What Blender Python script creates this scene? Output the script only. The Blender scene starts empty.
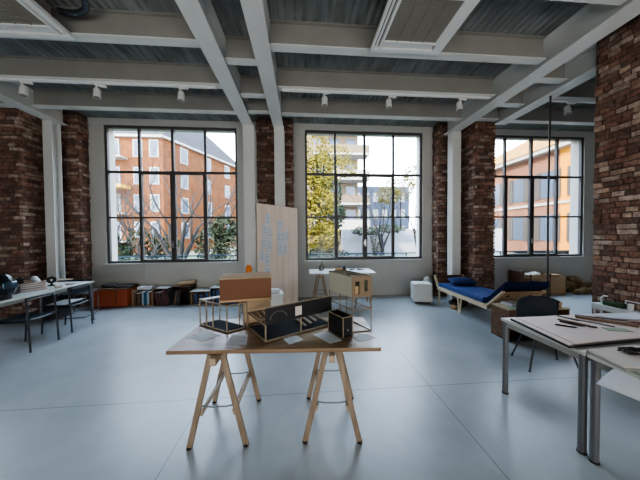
import bpy, bmesh, math, random
from mathutils import Vector, Matrix, Euler
random.seed(7)
scene = bpy.context.scene
COL = scene.collection
PI = math.pi
def rd(a): return math.radians(a)

# ------------------------------------------------------------------ materials
def mat(name, c, rough=0.6, metal=0.0, var=0.0, vscale=6.0, bump=0.0, bscale=60.0, stretch=(1, 1, 1), c2=None, spec=None, emit=None, coat=0.0):
    m = bpy.data.materials.new(name); m.use_nodes = True
    nt = m.node_tree; N = nt.nodes; L = nt.links
    b = N['Principled BSDF']
    b.inputs['Base Color'].default_value = (*c, 1)
    b.inputs['Roughness'].default_value = rough
    b.inputs['Metallic'].default_value = metal
    if spec is not None: b.inputs['Specular IOR Level'].default_value = spec
    if coat: b.inputs['Coat Weight'].default_value = coat
    if var > 0 or bump > 0 or c2:
        tc = N.new('ShaderNodeTexCoord'); mp = N.new('ShaderNodeMapping')
        mp.inputs['Scale'].default_value = stretch
        L.new(tc.outputs['Object'], mp.inputs['Vector'])
    if var > 0 or c2:
        n = N.new('ShaderNodeTexNoise'); n.inputs['Scale'].default_value = vscale; n.inputs['Detail'].default_value = 5
        L.new(mp.outputs[0], n.inputs['Vector'])
        r = N.new('ShaderNodeValToRGB')
        r.color_ramp.elements[0].position = 0.3; r.color_ramp.elements[1].position = 0.7
        lo = tuple(max(0, x * (1 - var)) for x in c); hi = c2 if c2 else tuple(min(1, x * (1 + var)) for x in c)
        r.color_ramp.elements[0].color = (*lo, 1); r.color_ramp.elements[1].color = (*hi, 1)
        L.new(n.outputs['Fac'], r.inputs[0]); L.new(r.outputs[0], b.inputs['Base Color'])
    if bump > 0:
        n2 = N.new('ShaderNodeTexNoise'); n2.inputs['Scale'].default_value = bscale; n2.inputs['Detail'].default_value = 4
        L.new(mp.outputs[0], n2.inputs['Vector'])
        bp = N.new('ShaderNodeBump'); bp.inputs['Strength'].default_value = bump; bp.inputs['Distance'].default_value = 0.01
        L.new(n2.outputs['Fac'], bp.inputs['Height']); L.new(bp.outputs[0], b.inputs['Normal'])
    return m

def wood(name, c, c2, axis=0, scale=4.0, rough=0.55):
    st = [9, 9, 9]; st[axis] = 0.7
    return mat(name, c, rough, var=0.12, c2=c2, vscale=scale, stretch=tuple(st), bump=0.15, bscale=12)

M = {}
M['plaster'] = mat('plaster_grey_white', (0.50, 0.50, 0.475), 0.75, var=0.04, vscale=1.5, bump=0.1, bscale=30)
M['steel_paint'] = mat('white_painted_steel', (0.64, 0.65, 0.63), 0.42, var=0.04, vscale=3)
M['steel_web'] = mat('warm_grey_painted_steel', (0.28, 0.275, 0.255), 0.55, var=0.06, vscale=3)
M['frame'] = mat('dark_window_frame', (0.075, 0.070, 0.070), 0.5)
M['chrome'] = mat('brushed_steel', (0.6, 0.6, 0.6), 0.3, metal=1.0)
M['white_plastic'] = mat('white_plastic', (0.72, 0.73, 0.72), 0.4)
M['white_dull'] = mat('dull_white_lacquer', (0.62, 0.64, 0.62), 0.5)
M['grille'] = mat('taupe_grille', (0.27, 0.25, 0.22), 0.6)
M['dark'] = mat('near_black', (0.012, 0.012, 0.014), 0.5)
M['black_gloss'] = mat('black_gloss', (0.01, 0.012, 0.016), 0.12)
M['black_metal'] = mat('black_blue_metal', (0.012, 0.018, 0.028), 0.4)
M['grey_metal'] = mat('grey_metal_leg', (0.16, 0.165, 0.175), 0.38, metal=0.5)
M['table_grey'] = mat('pale_grey_laminate', (0.52, 0.53, 0.49), 0.35, var=0.03)
M['table_edge'] = mat('grey_table_apron', (0.30, 0.31, 0.29), 0.45)
M['pine'] = wood('pine_leg', (0.235, 0.17, 0.12), (0.34, 0.26, 0.19), axis=2, scale=3)
M['pine_y'] = wood('pine_rail', (0.36, 0.27, 0.19), (0.48, 0.38, 0.28), axis=1, scale=3)
M['tabletop'] = wood('worn_wood_tabletop', (0.20, 0.125, 0.075), (0.32, 0.21, 0.13), axis=0, scale=1.6, rough=0.28)
M['ply'] = wood('pale_plywood', (0.82, 0.64, 0.50), (0.86, 0.72, 0.60), axis=2, scale=1.2, rough=0.6)
M['model_wood'] = wood('model_basswood', (0.19, 0.145, 0.095), (0.28, 0.22, 0.15), axis=0, scale=3)
M['model_grey'] = mat('model_grey_green_card', (0.40, 0.41, 0.33), 0.7, var=0.05)
M['model_brown'] = mat('model_brown_card', (0.20, 0.14, 0.085), 0.6, var=0.08)
M['kraft'] = mat('kraft_cardboard', (0.17, 0.078, 0.043), 0.8, var=0.05, vscale=3)
M['kraft_light'] = mat('pale_cardboard', (0.45, 0.30, 0.17), 0.75, var=0.06, vscale=4)
M['model_board'] = mat('dark_slate_board', (0.03, 0.035, 0.042), 0.8, spec=0.08)
M['glow_beige'] = mat('beige_card', (0.60, 0.45, 0.30), 0.6, var=0.04)
M['paper'] = mat('white_paper', (0.66, 0.69, 0.74), 0.7, var=0.03, vscale=20)
M['paper_warm'] = mat('warm_white_paper', (0.70, 0.63, 0.58), 0.75, var=0.05, vscale=5)
M['pink_board'] = mat('pinkish_drawing_board', (0.74, 0.61, 0.56), 0.5, var=0.04, vscale=4)
M['green_paper'] = mat('sage_paper', (0.30, 0.38, 0.26), 0.7)
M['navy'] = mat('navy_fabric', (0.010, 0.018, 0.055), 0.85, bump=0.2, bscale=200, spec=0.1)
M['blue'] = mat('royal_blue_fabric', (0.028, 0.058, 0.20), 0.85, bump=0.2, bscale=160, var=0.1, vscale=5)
M['blue_pillow'] = mat('deep_blue_pillow_cloth', (0.012, 0.028, 0.11), 0.9, bump=0.2, bscale=160)
M['chair_shell'] = mat('dark_navy_shell', (0.008, 0.018, 0.032), 0.55, bump=0.1, bscale=300)
M['birch'] = wood('birch_frame', (0.55, 0.44, 0.29), (0.68, 0.58, 0.42), axis=1, scale=3)
M['brown_wood'] = wood('brown_cabinet_wood', (0.115, 0.062, 0.035), (0.18, 0.10, 0.06), axis=0, scale=2)
M['redbrown'] = mat('red_brown_lacquer', (0.36, 0.075, 0.028), 0.4, var=0.08, vscale=2)
M['darkbox'] = mat('charcoal_card', (0.03, 0.028, 0.03), 0.6, var=0.2)
M['orange'] = mat('orange_plastic', (0.75, 0.22, 0.03), 0.45)
M['book_blue'] = mat('blue_cover', (0.02, 0.07, 0.20), 0.5)
M['book_teal'] = mat('teal_cover', (0.03, 0.14, 0.22), 0.5)
M['book_white'] = mat('white_cover', (0.38, 0.43, 0.48), 0.5)
M['book_brown'] = mat('brown_cover', (0.16, 0.09, 0.05), 0.6)
M['book_red'] = mat('maroon_cover', (0.13, 0.03, 0.035), 0.6)
M['book_pink'] = mat('dusty_pink_cover', (0.30, 0.18, 0.19), 0.6)
M['duct'] = mat('foil_duct', (0.12, 0.14, 0.17), 0.25, metal=0.8)
M['burlap'] = mat('brown_sacking', (0.20, 0.125, 0.06), 0.9, var=0.35, vscale=8, bump=0.5, bscale=30)
M['green_plastic'] = mat('dark_green_plastic', (0.03, 0.075, 0.03), 0.5)
M['rope'] = mat('dark_steel_pole', (0.05, 0.05, 0.05), 0.5)
# outside
M['ext_brick'] = mat('orange_brick_facade', (0.115, 0.043, 0.017), 0.9, var=0.25, vscale=1.5, spec=0.1)
M['ext_white'] = mat('white_render_trim', (0.30, 0.29, 0.28), 0.85)
M['ext_roof'] = mat('grey_slate_roof', (0.045, 0.045, 0.05), 0.95, spec=0.05)
M['ext_pink'] = mat('pink_stucco', (0.16, 0.082, 0.055), 0.9, var=0.05, vscale=0.6, spec=0.1)
M['ext_sunlit_wall'] = mat('sunlit_yellow_stucco', (0.50, 0.21, 0.022), 0.9, var=0.05, vscale=0.6, spec=0.1)  # yellow sun glare on the building's near end, put into the colour
M['ext_tile'] = mat('ochre_roof_tile', (0.30, 0.15, 0.035), 0.9, var=0.15, vscale=2, spec=0.1)
M['ext_shutter'] = mat('grey_shutters', (0.04, 0.034, 0.032), 0.8)
M['ext_glass'] = mat('far_window_glass', (0.05, 0.07, 0.11), 0.25)
M['ext_beige'] = mat('beige_balcony_block', (0.13, 0.10, 0.07), 0.9, var=0.08, vscale=0.5, spec=0.1)
M['ext_bluegrey'] = mat('blue_grey_block', (0.065, 0.08, 0.11), 0.9, var=0.08, vscale=0.6, spec=0.1)
M['ext_wall'] = mat('white_garden_wall', (0.22, 0.23, 0.26), 0.9)
M['ext_ground'] = mat('garden_soil', (0.06, 0.065, 0.045), 0.95, var=0.3, vscale=1.5)
M['ext_yellow'] = mat('yellow_awning', (0.55, 0.33, 0.04), 0.8)
M['bark'] = mat('grey_brown_bark', (0.012, 0.010, 0.009), 0.95, var=0.25, vscale=10)
M['leaf_yellow'] = mat('autumn_yellow_leaf', (0.13, 0.105, 0.012), 0.8, var=0.35, vscale=3, spec=0.1)
M['leaf_green'] = mat('dark_green_leaf', (0.016, 0.024, 0.012), 0.8, var=0.4, vscale=3, spec=0.1)
M['leaf_pale'] = mat('pale_olive_leaf', (0.028, 0.034, 0.019), 0.8, var=0.35, vscale=3, spec=0.1)

def glass_mat(name, tint=(0.97, 0.985, 0.98), gl=0.35):
    m = bpy.data.materials.new(name); m.use_nodes = True
    N = m.node_tree.nodes; L = m.node_tree.links; N.clear()
    o = N.new('ShaderNodeOutputMaterial'); t = N.new('ShaderNodeBsdfTransparent'); g = N.new('ShaderNodeBsdfGlossy')
    t.inputs[0].default_value = (*tint, 1); g.inputs['Roughness'].default_value = 0.02
    f = N.new('ShaderNodeFresnel'); f.inputs[0].default_value = 1.45
    mu = N.new('ShaderNodeMath'); mu.operation = 'MULTIPLY'; mu.inputs[1].default_value = gl
    x = N.new('ShaderNodeMixShader')
    L.new(f.outputs[0], mu.inputs[0]); L.new(mu.outputs[0], x.inputs[0]); L.new(t.outputs[0], x.inputs[1]); L.new(g.outputs[0], x.inputs[2]); L.new(x.outputs[0], o.inputs[0])
    return m
M['glass'] = glass_mat('window_glass')
M['glass_rail'] = glass_mat('greenish_balustrade_glass', (0.80, 0.90, 0.87), 1.0)

def brick_mat():
    m = bpy.data.materials.new('old_brick'); m.use_nodes = True
    N = m.node_tree.nodes; L = m.node_tree.links; b = N['Principled BSDF']
    a = N.new('ShaderNodeAttribute'); a.attribute_name = 'col'
    tc = N.new('ShaderNodeTexCoord')
    n = N.new('ShaderNodeTexNoise'); n.inputs['Scale'].default_value = 14; n.inputs['Detail'].default_value = 8; n.inputs['Roughness'].default_value = 0.7
    L.new(tc.outputs['Object'], n.inputs['Vector'])
    r = N.new('ShaderNodeValToRGB'); r.color_ramp.elements[0].position = 0.35; r.color_ramp.elements[0].color = (0.55, 0.5, 0.5, 1)
    r.color_ramp.elements[1].position = 0.68; r.color_ramp.elements[1].color = (1.35, 1.3, 1.25, 1)
    L.new(n.outputs['Fac'], r.inputs[0])
    x = N.new('ShaderNodeMix'); x.data_type = 'RGBA'; x.blend_type = 'MULTIPLY'; x.inputs[0].default_value = 1.0
    L.new(a.outputs['Color'], x.inputs[6]); L.new(r.outputs[0], x.inputs[7]); L.new(x.outputs[2], b.inputs['Base Color'])
    b.inputs['Roughness'].default_value = 0.9; b.inputs['Specular IOR Level'].default_value = 0.25
    n2 = N.new('ShaderNodeTexNoise'); n2.inputs['Scale'].default_value = 35; n2.inputs['Detail'].default_value = 6
    L.new(tc.outputs['Object'], n2.inputs['Vector'])
    bp = N.new('ShaderNodeBump'); bp.inputs['Strength'].default_value = 0.9; bp.inputs['Distance'].default_value = 0.02
    L.new(n2.outputs['Fac'], bp.inputs['Height']); L.new(bp.outputs[0], b.inputs['Normal'])
    return m
M['brick'] = brick_mat()

def floor_mat():
    m = bpy.data.materials.new('polished_concrete'); m.use_nodes = True
    N = m.node_tree.nodes; L = m.node_tree.links; b = N['Principled BSDF']
    tc = N.new('ShaderNodeTexCoord'); sp = N.new('ShaderNodeSeparateXYZ'); L.new(tc.outputs['Object'], sp.inputs[0])
    def line(out, off, per):
        a = N.new('ShaderNodeMath'); a.operation = 'SUBTRACT'; a.inputs[1].default_value = off; L.new(out, a.inputs[0])
        p = N.new('ShaderNodeMath'); p.operation = 'PINGPONG'; p.inputs[1].default_value = per / 2; L.new(a.outputs[0], p.inputs[0])
        c = N.new('ShaderNodeMath'); c.operation = 'LESS_THAN'; c.inputs[1].default_value = 0.0045; L.new(p.outputs[0], c.inputs[0])
        return c.outputs[0]
    def two(out, mid, half):
        a = N.new('ShaderNodeMath'); a.operation = 'SUBTRACT'; a.inputs[1].default_value = mid; L.new(out, a.inputs[0])
        b_ = N.new('ShaderNodeMath'); b_.operation = 'ABSOLUTE'; L.new(a.outputs[0], b_.inputs[0])
        c_ = N.new('ShaderNodeMath'); c_.operation = 'SUBTRACT'; c_.inputs[1].default_value = half; L.new(b_.outputs[0], c_.inputs[0])
        d_ = N.new('ShaderNodeMath'); d_.operation = 'ABSOLUTE'; L.new(c_.outputs[0], d_.inputs[0])
        e_ = N.new('ShaderNodeMath'); e_.operation = 'LESS_THAN'; e_.inputs[1].default_value = 0.0035; L.new(d_.outputs[0], e_.inputs[0])
        return e_.outputs[0]
    lx = two(sp.outputs[0], 0.180, 1.150); ly = two(sp.outputs[1], -0.8, 3.2)
    mx = N.new('ShaderNodeMath'); mx.operation = 'MAXIMUM'; L.new(lx, mx.inputs[0]); L.new(ly, mx.inputs[1])
    n = N.new('ShaderNodeTexNoise'); n.inputs['Scale'].default_value = 0.9; n.inputs['Detail'].default_value = 7; n.inputs['Roughness'].default_value = 0.6
    L.new(tc.outputs['Object'], n.inputs['Vector'])
    r = N.new('ShaderNodeValToRGB')
    r.color_ramp.elements[0].position = 0.32; r.color_ramp.elements[0].color = (0.285, 0.312, 0.325, 1)
    r.color_ramp.elements[1].position = 0.7; r.color_ramp.elements[1].color = (0.43, 0.46, 0.47, 1)
    L.new(n.outputs['Fac'], r.inputs[0])
    x = N.new('ShaderNodeMix'); x.data_type = 'RGBA'; L.new(mx.outputs[0], x.inputs[0]); L.new(r.outputs[0], x.inputs[6]); x.inputs[7].default_value = (0.12, 0.13, 0.14, 1)
    L.new(x.outputs[2], b.inputs['Base Color'])
    rr = N.new('ShaderNodeMapRange'); rr.inputs[3].default_value = 0.22; rr.inputs[4].default_value = 0.42; L.new(n.outputs['Fac'], rr.inputs[0]); L.new(rr.outputs[0], b.inputs['Roughness'])
    b.inputs['Specular IOR Level'].default_value = 0.6
    n2 = N.new('ShaderNodeTexNoise'); n2.inputs['Scale'].default_value = 5; n2.inputs['Detail'].default_value = 3
    L.new(tc.outputs['Object'], n2.inputs['Vector'])
    bp = N.new('ShaderNodeBump'); bp.inputs['Strength'].default_value = 0.08; bp.inputs['Distance'].default_value = 0.02
    L.new(n2.outputs['Fac'], bp.inputs['Height']); L.new(bp.outputs[0], b.inputs['Normal'])
    return m
M['floor'] = floor_mat()

def ceil_mat():
    m = bpy.data.materials.new('board_marked_grey_deck'); m.use_nodes = True
    N = m.node_tree.nodes; L = m.node_tree.links; b = N['Principled BSDF']
    tc = N.new('ShaderNodeTexCoord'); mp = N.new('ShaderNodeMapping'); mp.inputs['Scale'].default_value = (1, 0.12, 1)
    L.new(tc.outputs['Object'], mp.inputs[0])
    n = N.new('ShaderNodeTexNoise'); n.inputs['Scale'].default_value = 14; n.inputs['Detail'].default_value = 6; L.new(mp.outputs[0], n.inputs['Vector'])
    n3 = N.new('ShaderNodeTexNoise'); n3.inputs['Scale'].default_value = 2.2; n3.inputs['Detail'].default_value = 4; L.new(tc.outputs['Object'], n3.inputs['Vector'])
    ad = N.new('ShaderNodeMath'); ad.operation = 'ADD'; L.new(n.outputs['Fac'], ad.inputs[0]); L.new(n3.outputs['Fac'], ad.inputs[1])
    r = N.new('ShaderNodeValToRGB'); r.color_ramp.elements[0].position = 0.35; r.color_ramp.elements[0].color = (0.13, 0.142, 0.138, 1)
    r.color_ramp.elements[1].position = 0.7; r.color_ramp.elements[1].color = (0.33, 0.35, 0.34, 1)
    h = N.new('ShaderNodeMath'); h.operation = 'MULTIPLY'; h.inputs[1].default_value = 0.5; L.new(ad.outputs[0], h.inputs[0]); L.new(h.outputs[0], r.inputs[0])
    w = N.new('ShaderNodeTexWave'); w.bands_direction = 'X'; w.inputs['Scale'].default_value = 3.2; w.inputs['Distortion'].default_value = 0.4; L.new(tc.outputs['Object'], w.inputs['Vector'])
    bp = N.new('ShaderNodeBump'); bp.inputs['Strength'].default_value = 0.7; bp.inputs['Distance'].default_value = 0.02
    L.new(w.outputs['Fac'], bp.inputs['Height']); L.new(bp.outputs[0], b.inputs['Normal'])
    L.new(r.outputs[0], b.inputs['Base Color']); b.inputs['Roughness'].default_value = 0.85
    return m
M['ceiling'] = ceil_mat()

# ------------------------------------------------------------------ mesh building
class MB:
    def __init__(self): self.v = []; self.f = []; self.c = []; self.uc = False
    def add(self, vs, fs, col=None):
        b = len(self.v); self.v += [tuple(p) for p in vs]
        for f in fs:
            self.f.append(tuple(b + i for i in f)); self.c.append(col)
        return self
    def bb(self, x0, x1, y0, y1, z0, z1, col=None):
        vs = [(x, y, z) for z in (z0, z1) for y in (y0, y1) for x in (x0, x1)]
        return self.add(vs, [(0, 2, 3, 1), (4, 5, 7, 6), (0, 1, 5, 4), (1, 3, 7, 5), (3, 2, 6, 7), (2, 0, 4, 6)], col)
    def box(self, c, s, rot=None, col=None):
        R = rot if rot is not None else Matrix.Identity(3)
        vs = []
        for z in (-.5, .5):
            for y in (-.5, .5):
                for x in (-.5, .5):
                    vs.append(Vector(c) + R @ Vector((x * s[0], y * s[1], z * s[2])))
        return self.add(vs, [(0, 2, 3, 1), (4, 5, 7, 6), (0, 1, 5, 4), (1, 3, 7, 5), (3, 2, 6, 7), (2, 0, 4, 6)], col)
    def bar(self, p0, p1, w, h, roll_ref=(0, 0, 1)):
        p0 = Vector(p0); p1 = Vector(p1); d = (p1 - p0); ln = d.length; d.normalize()
        ref = Vector(roll_ref)
        if abs(d.dot(ref)) > 0.98: ref = Vector((1, 0, 0))
        a = d.cross(ref).normalized(); b = a.cross(d).normalized()
        R = Matrix((a, b, d)).transposed()
        return self.box((p0 + p1) / 2, (w, h, ln), R)
    def tube(self, pts, r, n=8, cap=True):
        pts = [Vector(p) for p in pts]; rs = r if isinstance(r, (list, tuple)) else [r] * len(pts)
        rings = []; prev = None
        for i, p in enumerate(pts):
            if i == 0: d = pts[1] - p
            elif i == len(pts) - 1: d = p - pts[i - 1]
            else: d = (pts[i + 1] - p).normalized() + (p - pts[i - 1]).normalized()
            if d.length < 1e-9: d = Vector((0, 0, 1))
            d.normalize()
            if prev is None:
                ref = Vector((0, 0, 1)) if abs(d.z) < 0.9 else Vector((1, 0, 0))
                a = d.cross(ref).normalized()
            else:
                a = (prev - d * prev.dot(d))
                a = a.normalized() if a.length > 1e-6 else d.orthogonal().normalized()
            prev = a; b = d.cross(a)
            rings.append([p + (a * math.cos(2 * PI * k / n) + b * math.sin(2 * PI * k / n)) * rs[i] for k in range(n)])
        vs = [q for ring in rings for q in ring]; fs = []
        for i in range(len(pts) - 1):
            for k in range(n):
                k2 = (k + 1) % n
                fs.append((i * n + k, i * n + k2, (i + 1) * n + k2, (i + 1) * n + k))
        if cap:
            fs.append(tuple(reversed(range(n)))); fs.append(tuple((len(pts) - 1) * n + k for k in range(n)))
        return self.add(vs, fs)
    def lathe(self, prof, n=24, c=(0, 0, 0)):
        vs = []; fs = []
        for (r, z) in prof:
            for k in range(n):
                vs.append((c[0] + r * math.cos(2 * PI * k / n), c[1] + r * math.sin(2 * PI * k / n), c[2] + z))
        for i in range(len(prof) - 1):
            for k in range(n):
                k2 = (k + 1) % n
                fs.append((i * n + k, i * n + k2, (i + 1) * n + k2, (i + 1) * n + k))
        fs.append(tuple(reversed(range(n)))); fs.append(tuple((len(prof) - 1) * n + k for k in range(n)))
        return self.add(vs, fs)
    def prism(self, poly, z0, z1):
        n = len(poly)
        vs = [(x, y, z0) for x, y in poly] + [(x, y, z1) for x, y in poly]
        return self.add(vs, [tuple(reversed(range(n))), tuple(range(n, 2 * n))] + [(i, (i + 1) % n, n + (i + 1) % n, n + i) for i in range(n)])
    def grid(self, fn, nu, nv, th=0.0):
        vs = [fn(i / nu, j / nv) for j in range(nv + 1) for i in range(nu + 1)]
        fs = [(j * (nu + 1) + i, j * (nu + 1) + i + 1, (j + 1) * (nu + 1) + i + 1, (j + 1) * (nu + 1) + i) for j in range(nv) for i in range(nu)]
        return self.add(vs, fs)
    def build(self, name, m, parent=None, bevel=0.0, smooth=False, solid=0.0, subsurf=0):
        me = bpy.data.meshes.new(name); me.from_pydata(self.v, [], self.f); me.update()
        if any(c is not None for c in self.c):
            ca = me.color_attributes.new('col', 'FLOAT_COLOR', 'CORNER')
            for p, c in zip(me.polygons, self.c):
                cc = c if c is not None else (0.2, 0.17, 0.15)
                for li in p.loop_indices: ca.data[li].color = (*cc, 1)
        bm = bmesh.new(); bm.from_mesh(me); bmesh.ops.recalc_face_normals(bm, faces=bm.faces); bm.to_mesh(me); bm.free()
        me.materials.append(m if not isinstance(m, str) else M[m])
        o = bpy.data.objects.new(name, me); COL.objects.link(o)
        if parent: o.parent = parent
        if smooth:
            for p in me.polygons: p.use_smooth = True
            if not subsurf and not solid:
                md = o.modifiers.new('es', 'EDGE_SPLIT'); md.split_angle = rd(40)
        if solid:
            md = o.modifiers.new('solid', 'SOLIDIFY'); md.thickness = solid
        if subsurf:
            md = o.modifiers.new('ss', 'SUBSURF'); md.levels = subsurf; md.render_levels = subsurf
        if bevel:
            md = o.modifiers.new('bev', 'BEVEL'); md.width = bevel; md.segments = 2; md.limit_method = 'ANGLE'
        return o

def tag(o, label=None, cat=None, group=None, kind=None):
    if label: o['label'] = label
    if cat: o['category'] = cat
    if group: o['group'] = group
    if kind: o['kind'] = kind
    return o
def thing(name, label, cat, loc=(0, 0, 0), rz=0.0, group=None, kind=None):
    o = bpy.data.objects.new(name, None); COL.objects.link(o); o.empty_display_size = 0.1
    o.location = loc; o.rotation_euler = (0, 0, rz)
    return tag(o, label, cat, group, kind)
def single(mb, name, m, label, cat, loc=(0, 0, 0), rz=0.0, group=None, **k):
    o = mb.build(name, m, **k); o.location = loc; o.rotation_euler = (0, 0, rz)
    return tag(o, label, cat, group)
def dup(root, loc, rz, label, group=None):
    r = root.copy(); COL.objects.link(r); r.location = loc; r.rotation_euler = (0, 0, rz); r['label'] = label
    if group: r['group'] = group
    for ch in list(root.children):
        c = ch.copy(); COL.objects.link(c); c.parent = r
        for g in list(ch.children):
            d = g.copy(); COL.objects.link(d); d.parent = c
    return r
def struct(mb, name, m, parent=None, **k):
    o = mb.build(name, m, parent, **k)
    if not parent: o['kind'] = 'structure'
    return o

# ------------------------------------------------------------------ room shell
XL, XR, YB, YF, ZC = -10.6, 11.0, 6.15, -4.5, 4.42
YO = 6.50
struct(MB().bb(XL - .3, XR + .3, YF - .3, YO, -0.2, 0), 'floor', 'floor')
struct(MB().bb(XL - .3, XR + .3, YF - .3, YO, ZC, ZC + .25), 'ceiling', 'ceiling')
wins = [(-4.68, -1.58), (0.11, 3.21), (4.80, 7.90), (-9.87, -6.77)]
SZ0, SZ1 = 0.945, 4.265
mb = MB(); xs = XL
for (a, b) in sorted(wins):
    mb.bb(xs, a, YB, YO, 0, ZC)
    mb.bb(a, b, YB, YO, 0, SZ0); mb.bb(a, b, YB, YO, SZ1, ZC)
    xs = b
mb.bb(xs, XR, YB, YO, 0, ZC)
struct(mb, 'wall_back', 'plaster')
struct(MB().bb(XL - .3, XL, YF, YO, 0, ZC), 'wall_left', 'plaster')
struct(MB().bb(XR, XR + .3, YF, YO, 0, ZC), 'wall_right', 'plaster')
struct(MB().bb(XL - .3, XR + .3, YF - .3, YF, 0, ZC), 'wall_front', 'plaster')

for wi, (a, b) in enumerate(wins):
    root = bpy.data.objects.new('window_%d' % (wi + 1), None); COL.objects.link(root); root['kind'] = 'structure'
    root.location = ((a + b) / 2, YB + 0.03, SZ0)
    W = (b - a); H = SZ1 - SZ0; hw = W / 2
    f = MB(); t = 0.055; d0, d1 = 0.0, 0.07
    f.bb(-hw, hw, d0, d1, 0, t); f.bb(-hw, hw, d0, d1, H - t, H); f.bb(-hw, -hw + t, d0, d1, t, H - t); f.bb(hw - t, hw, d0, d1, t, H - t)
    q = W / 4; h3 = H / 3
    for k in (-1, 0, 1):
        hwid = 0.026 if k else 0.03
        f.bb(k * q - hwid, k * q + hwid, d0, d1, t, H - t)
    f.bb(-hw + t, hw - t, d0 + .002, d1 - .002, 2 * h3 - .028, 2 * h3 + .028)
    for s0, s1 in ((-hw + t, -q - .026), (q + .026, hw - t)):
        f.bb(s0, s1, d0 + .002, d1 - .002, h3 - .022, h3 + .022)
    f.build('window_frame', 'frame', root, bevel=0.004)
    for s in (-1, 1):
        c = MB(); x0, x1 = (-q + .024, -.028) if s < 0 else (.028, q - .024); z0, z1 = t - .004, 2 * h3 - .024; w = 0.032
        c.bb(x0, x1, -.02, .05, z0, z0 + w); c.bb(x0, x1, -.02, .05, z1 - w, z1); c.bb(x0, x0 + w, -.02, .05, z0 + w, z1 - w); c.bb(x1 - w, x1, -.02, .05, z0 + w, z1 - w)
        c.bb(x0 + w, x1 - w, -.018, .048, h3 - .02, h3 + .02)
        c.build('window_casement', 'frame', root, bevel=0.004)
    hd = MB().bb(-.014, .014, -.045, -.021, .36, .52).bb(-.055, .014, -.07, -.045, .42, .445); hd.build('window_handle', 'chrome', root)
    MB().bb(-hw + .02, hw - .02, .03, .036, .02, H - .02).build('window_pane', 'glass', root)
    # inner plaster ledge
    MB().bb(-hw - .05, hw + .05, -.075, -.031, -.05, -.005).build('window_sill', 'plaster', root, bevel=0.005)
    pl = bpy.data.lights.new('window_portal', 'AREA'); pl.shape = 'RECTANGLE'; pl.size = W; pl.size_y = H
    pl.cycles.is_portal = True
    po = bpy.data.objects.new('window_portal', pl); COL.objects.link(po); po.location = ((a + b) / 2, YO + .02, (SZ0 + SZ1) / 2); po.rotation_euler = (rd(-90), 0, 0)

# brick pillars
PAL = [(0.085, 0.036, 0.026), (0.11, 0.045, 0.032), (0.062, 0.030, 0.024), (0.14, 0.065, 0.045), (0.075, 0.045, 0.036), (0.17, 0.10, 0.075), (0.05, 0.028, 0.024), (0.24, 0.18, 0.14)]
def brick_pillar(x0, x1, y0, y1, z1=ZC, faces='flr', pale=0.06, lift=1.0, jit=0.012, lens=(0.12, 0.24, 0.24, 0.2)):
    mb = MB(); bh, gap = 0.060, 0.015
    ins = 0.02
    mb.bb(x0 + ins, x1 - ins, y0 + ins, y1, 0, z1, col=(0.10 * lift, 0.08 * lift, 0.068 * lift))
    rows = int(z1 / (bh + gap))
    def colr():
        if random.random() < pale: c = (0.27, 0.225, 0.19)
        else: c = random.choice(PAL)
        c = tuple(v * .5 + w * .5 for v, w in zip(c, (0.105, 0.075, 0.062)))
        k = random.uniform(0.75, 1.25) * lift * 1.75
        return tuple(min(1, v * k) for v in c)
    def run(length, fn, r):
        p = -0.12 if r % 2 else 0.0
        while p < length:
            L = random.choice(lens)
            a, b = max(0, p), min(length, p + L - gap)
            if b - a > 0.03: fn(a, b)
            p += L
    for r in range(rows):
        z = r * (bh + gap) + 0.003
        def zz(): return z + random.uniform(-.003, .003), z + bh + random.uniform(-.006, .003)
        if 'f' in faces:
            def fn(a, b):
                q = random.uniform(-jit, jit); A, B = zz(); mb.bb(x0 + a, x0 + b, y0 + q, y0 + ins + .03, A, B, col=colr())
            run(x1 - x0, fn, r)
        if 'l' in faces:
            def fn(a, b):
                q = random.uniform(-jit, jit); A, B = zz(); mb.bb(x0 + q, x0 + ins + .03, y0 + a + .002, y0 + b, A, B, col=colr())
            run(y1 - y0 - .01, fn, r + 1)
        if 'r' in faces:
            def fn(a, b):
                q = random.uniform(-jit, jit); A, B = zz(); mb.bb(x1 - ins - .03, x1 + q, y0 + a + .002, y0 + b, A, B, col=colr())
            run(y1 - y0 - .01, fn, r + 1)
    return struct(mb, 'brick_pillar', 'brick')
PW = YB - .005
def lab(o, l, c): o['label'] = l; o['category'] = c; return o
lab(brick_pillar(-5.62, -5.00, 5.87, PW, pale=.14, lift=1.25), 'brick pier beside the leftmost large window, behind the white column', 'pillar')
lab(brick_pillar(-6.30, -5.50, 5.20, PW, pale=.12, lift=1.2), 'thick projecting brick pier at the far left of the room', 'pillar')
lab(brick_pillar(-1.04, -0.18, 5.87, PW, pale=.08), 'brick pier between the two central white columns behind the plywood panel', 'pillar')
lab(brick_pillar(3.47, 3.93, 5.87, PW, pale=.12, lift=1.1), 'shallow brick pier left of the white column at the daybed head', 'pillar')
lab(brick_pillar(3.93, 4.42, 5.17, PW, pale=.12, lift=1.1), 'projecting brick pier beside the blue daybed', 'pillar')
lab(brick_pillar(4.33, 5.0, 1.7, 3.26, pale=.16, lift=1.5, jit=.018, lens=(.10, .12, .12, .14, .22)), 'large rough brick pier at the right beside the white bench', 'pillar')

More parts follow.
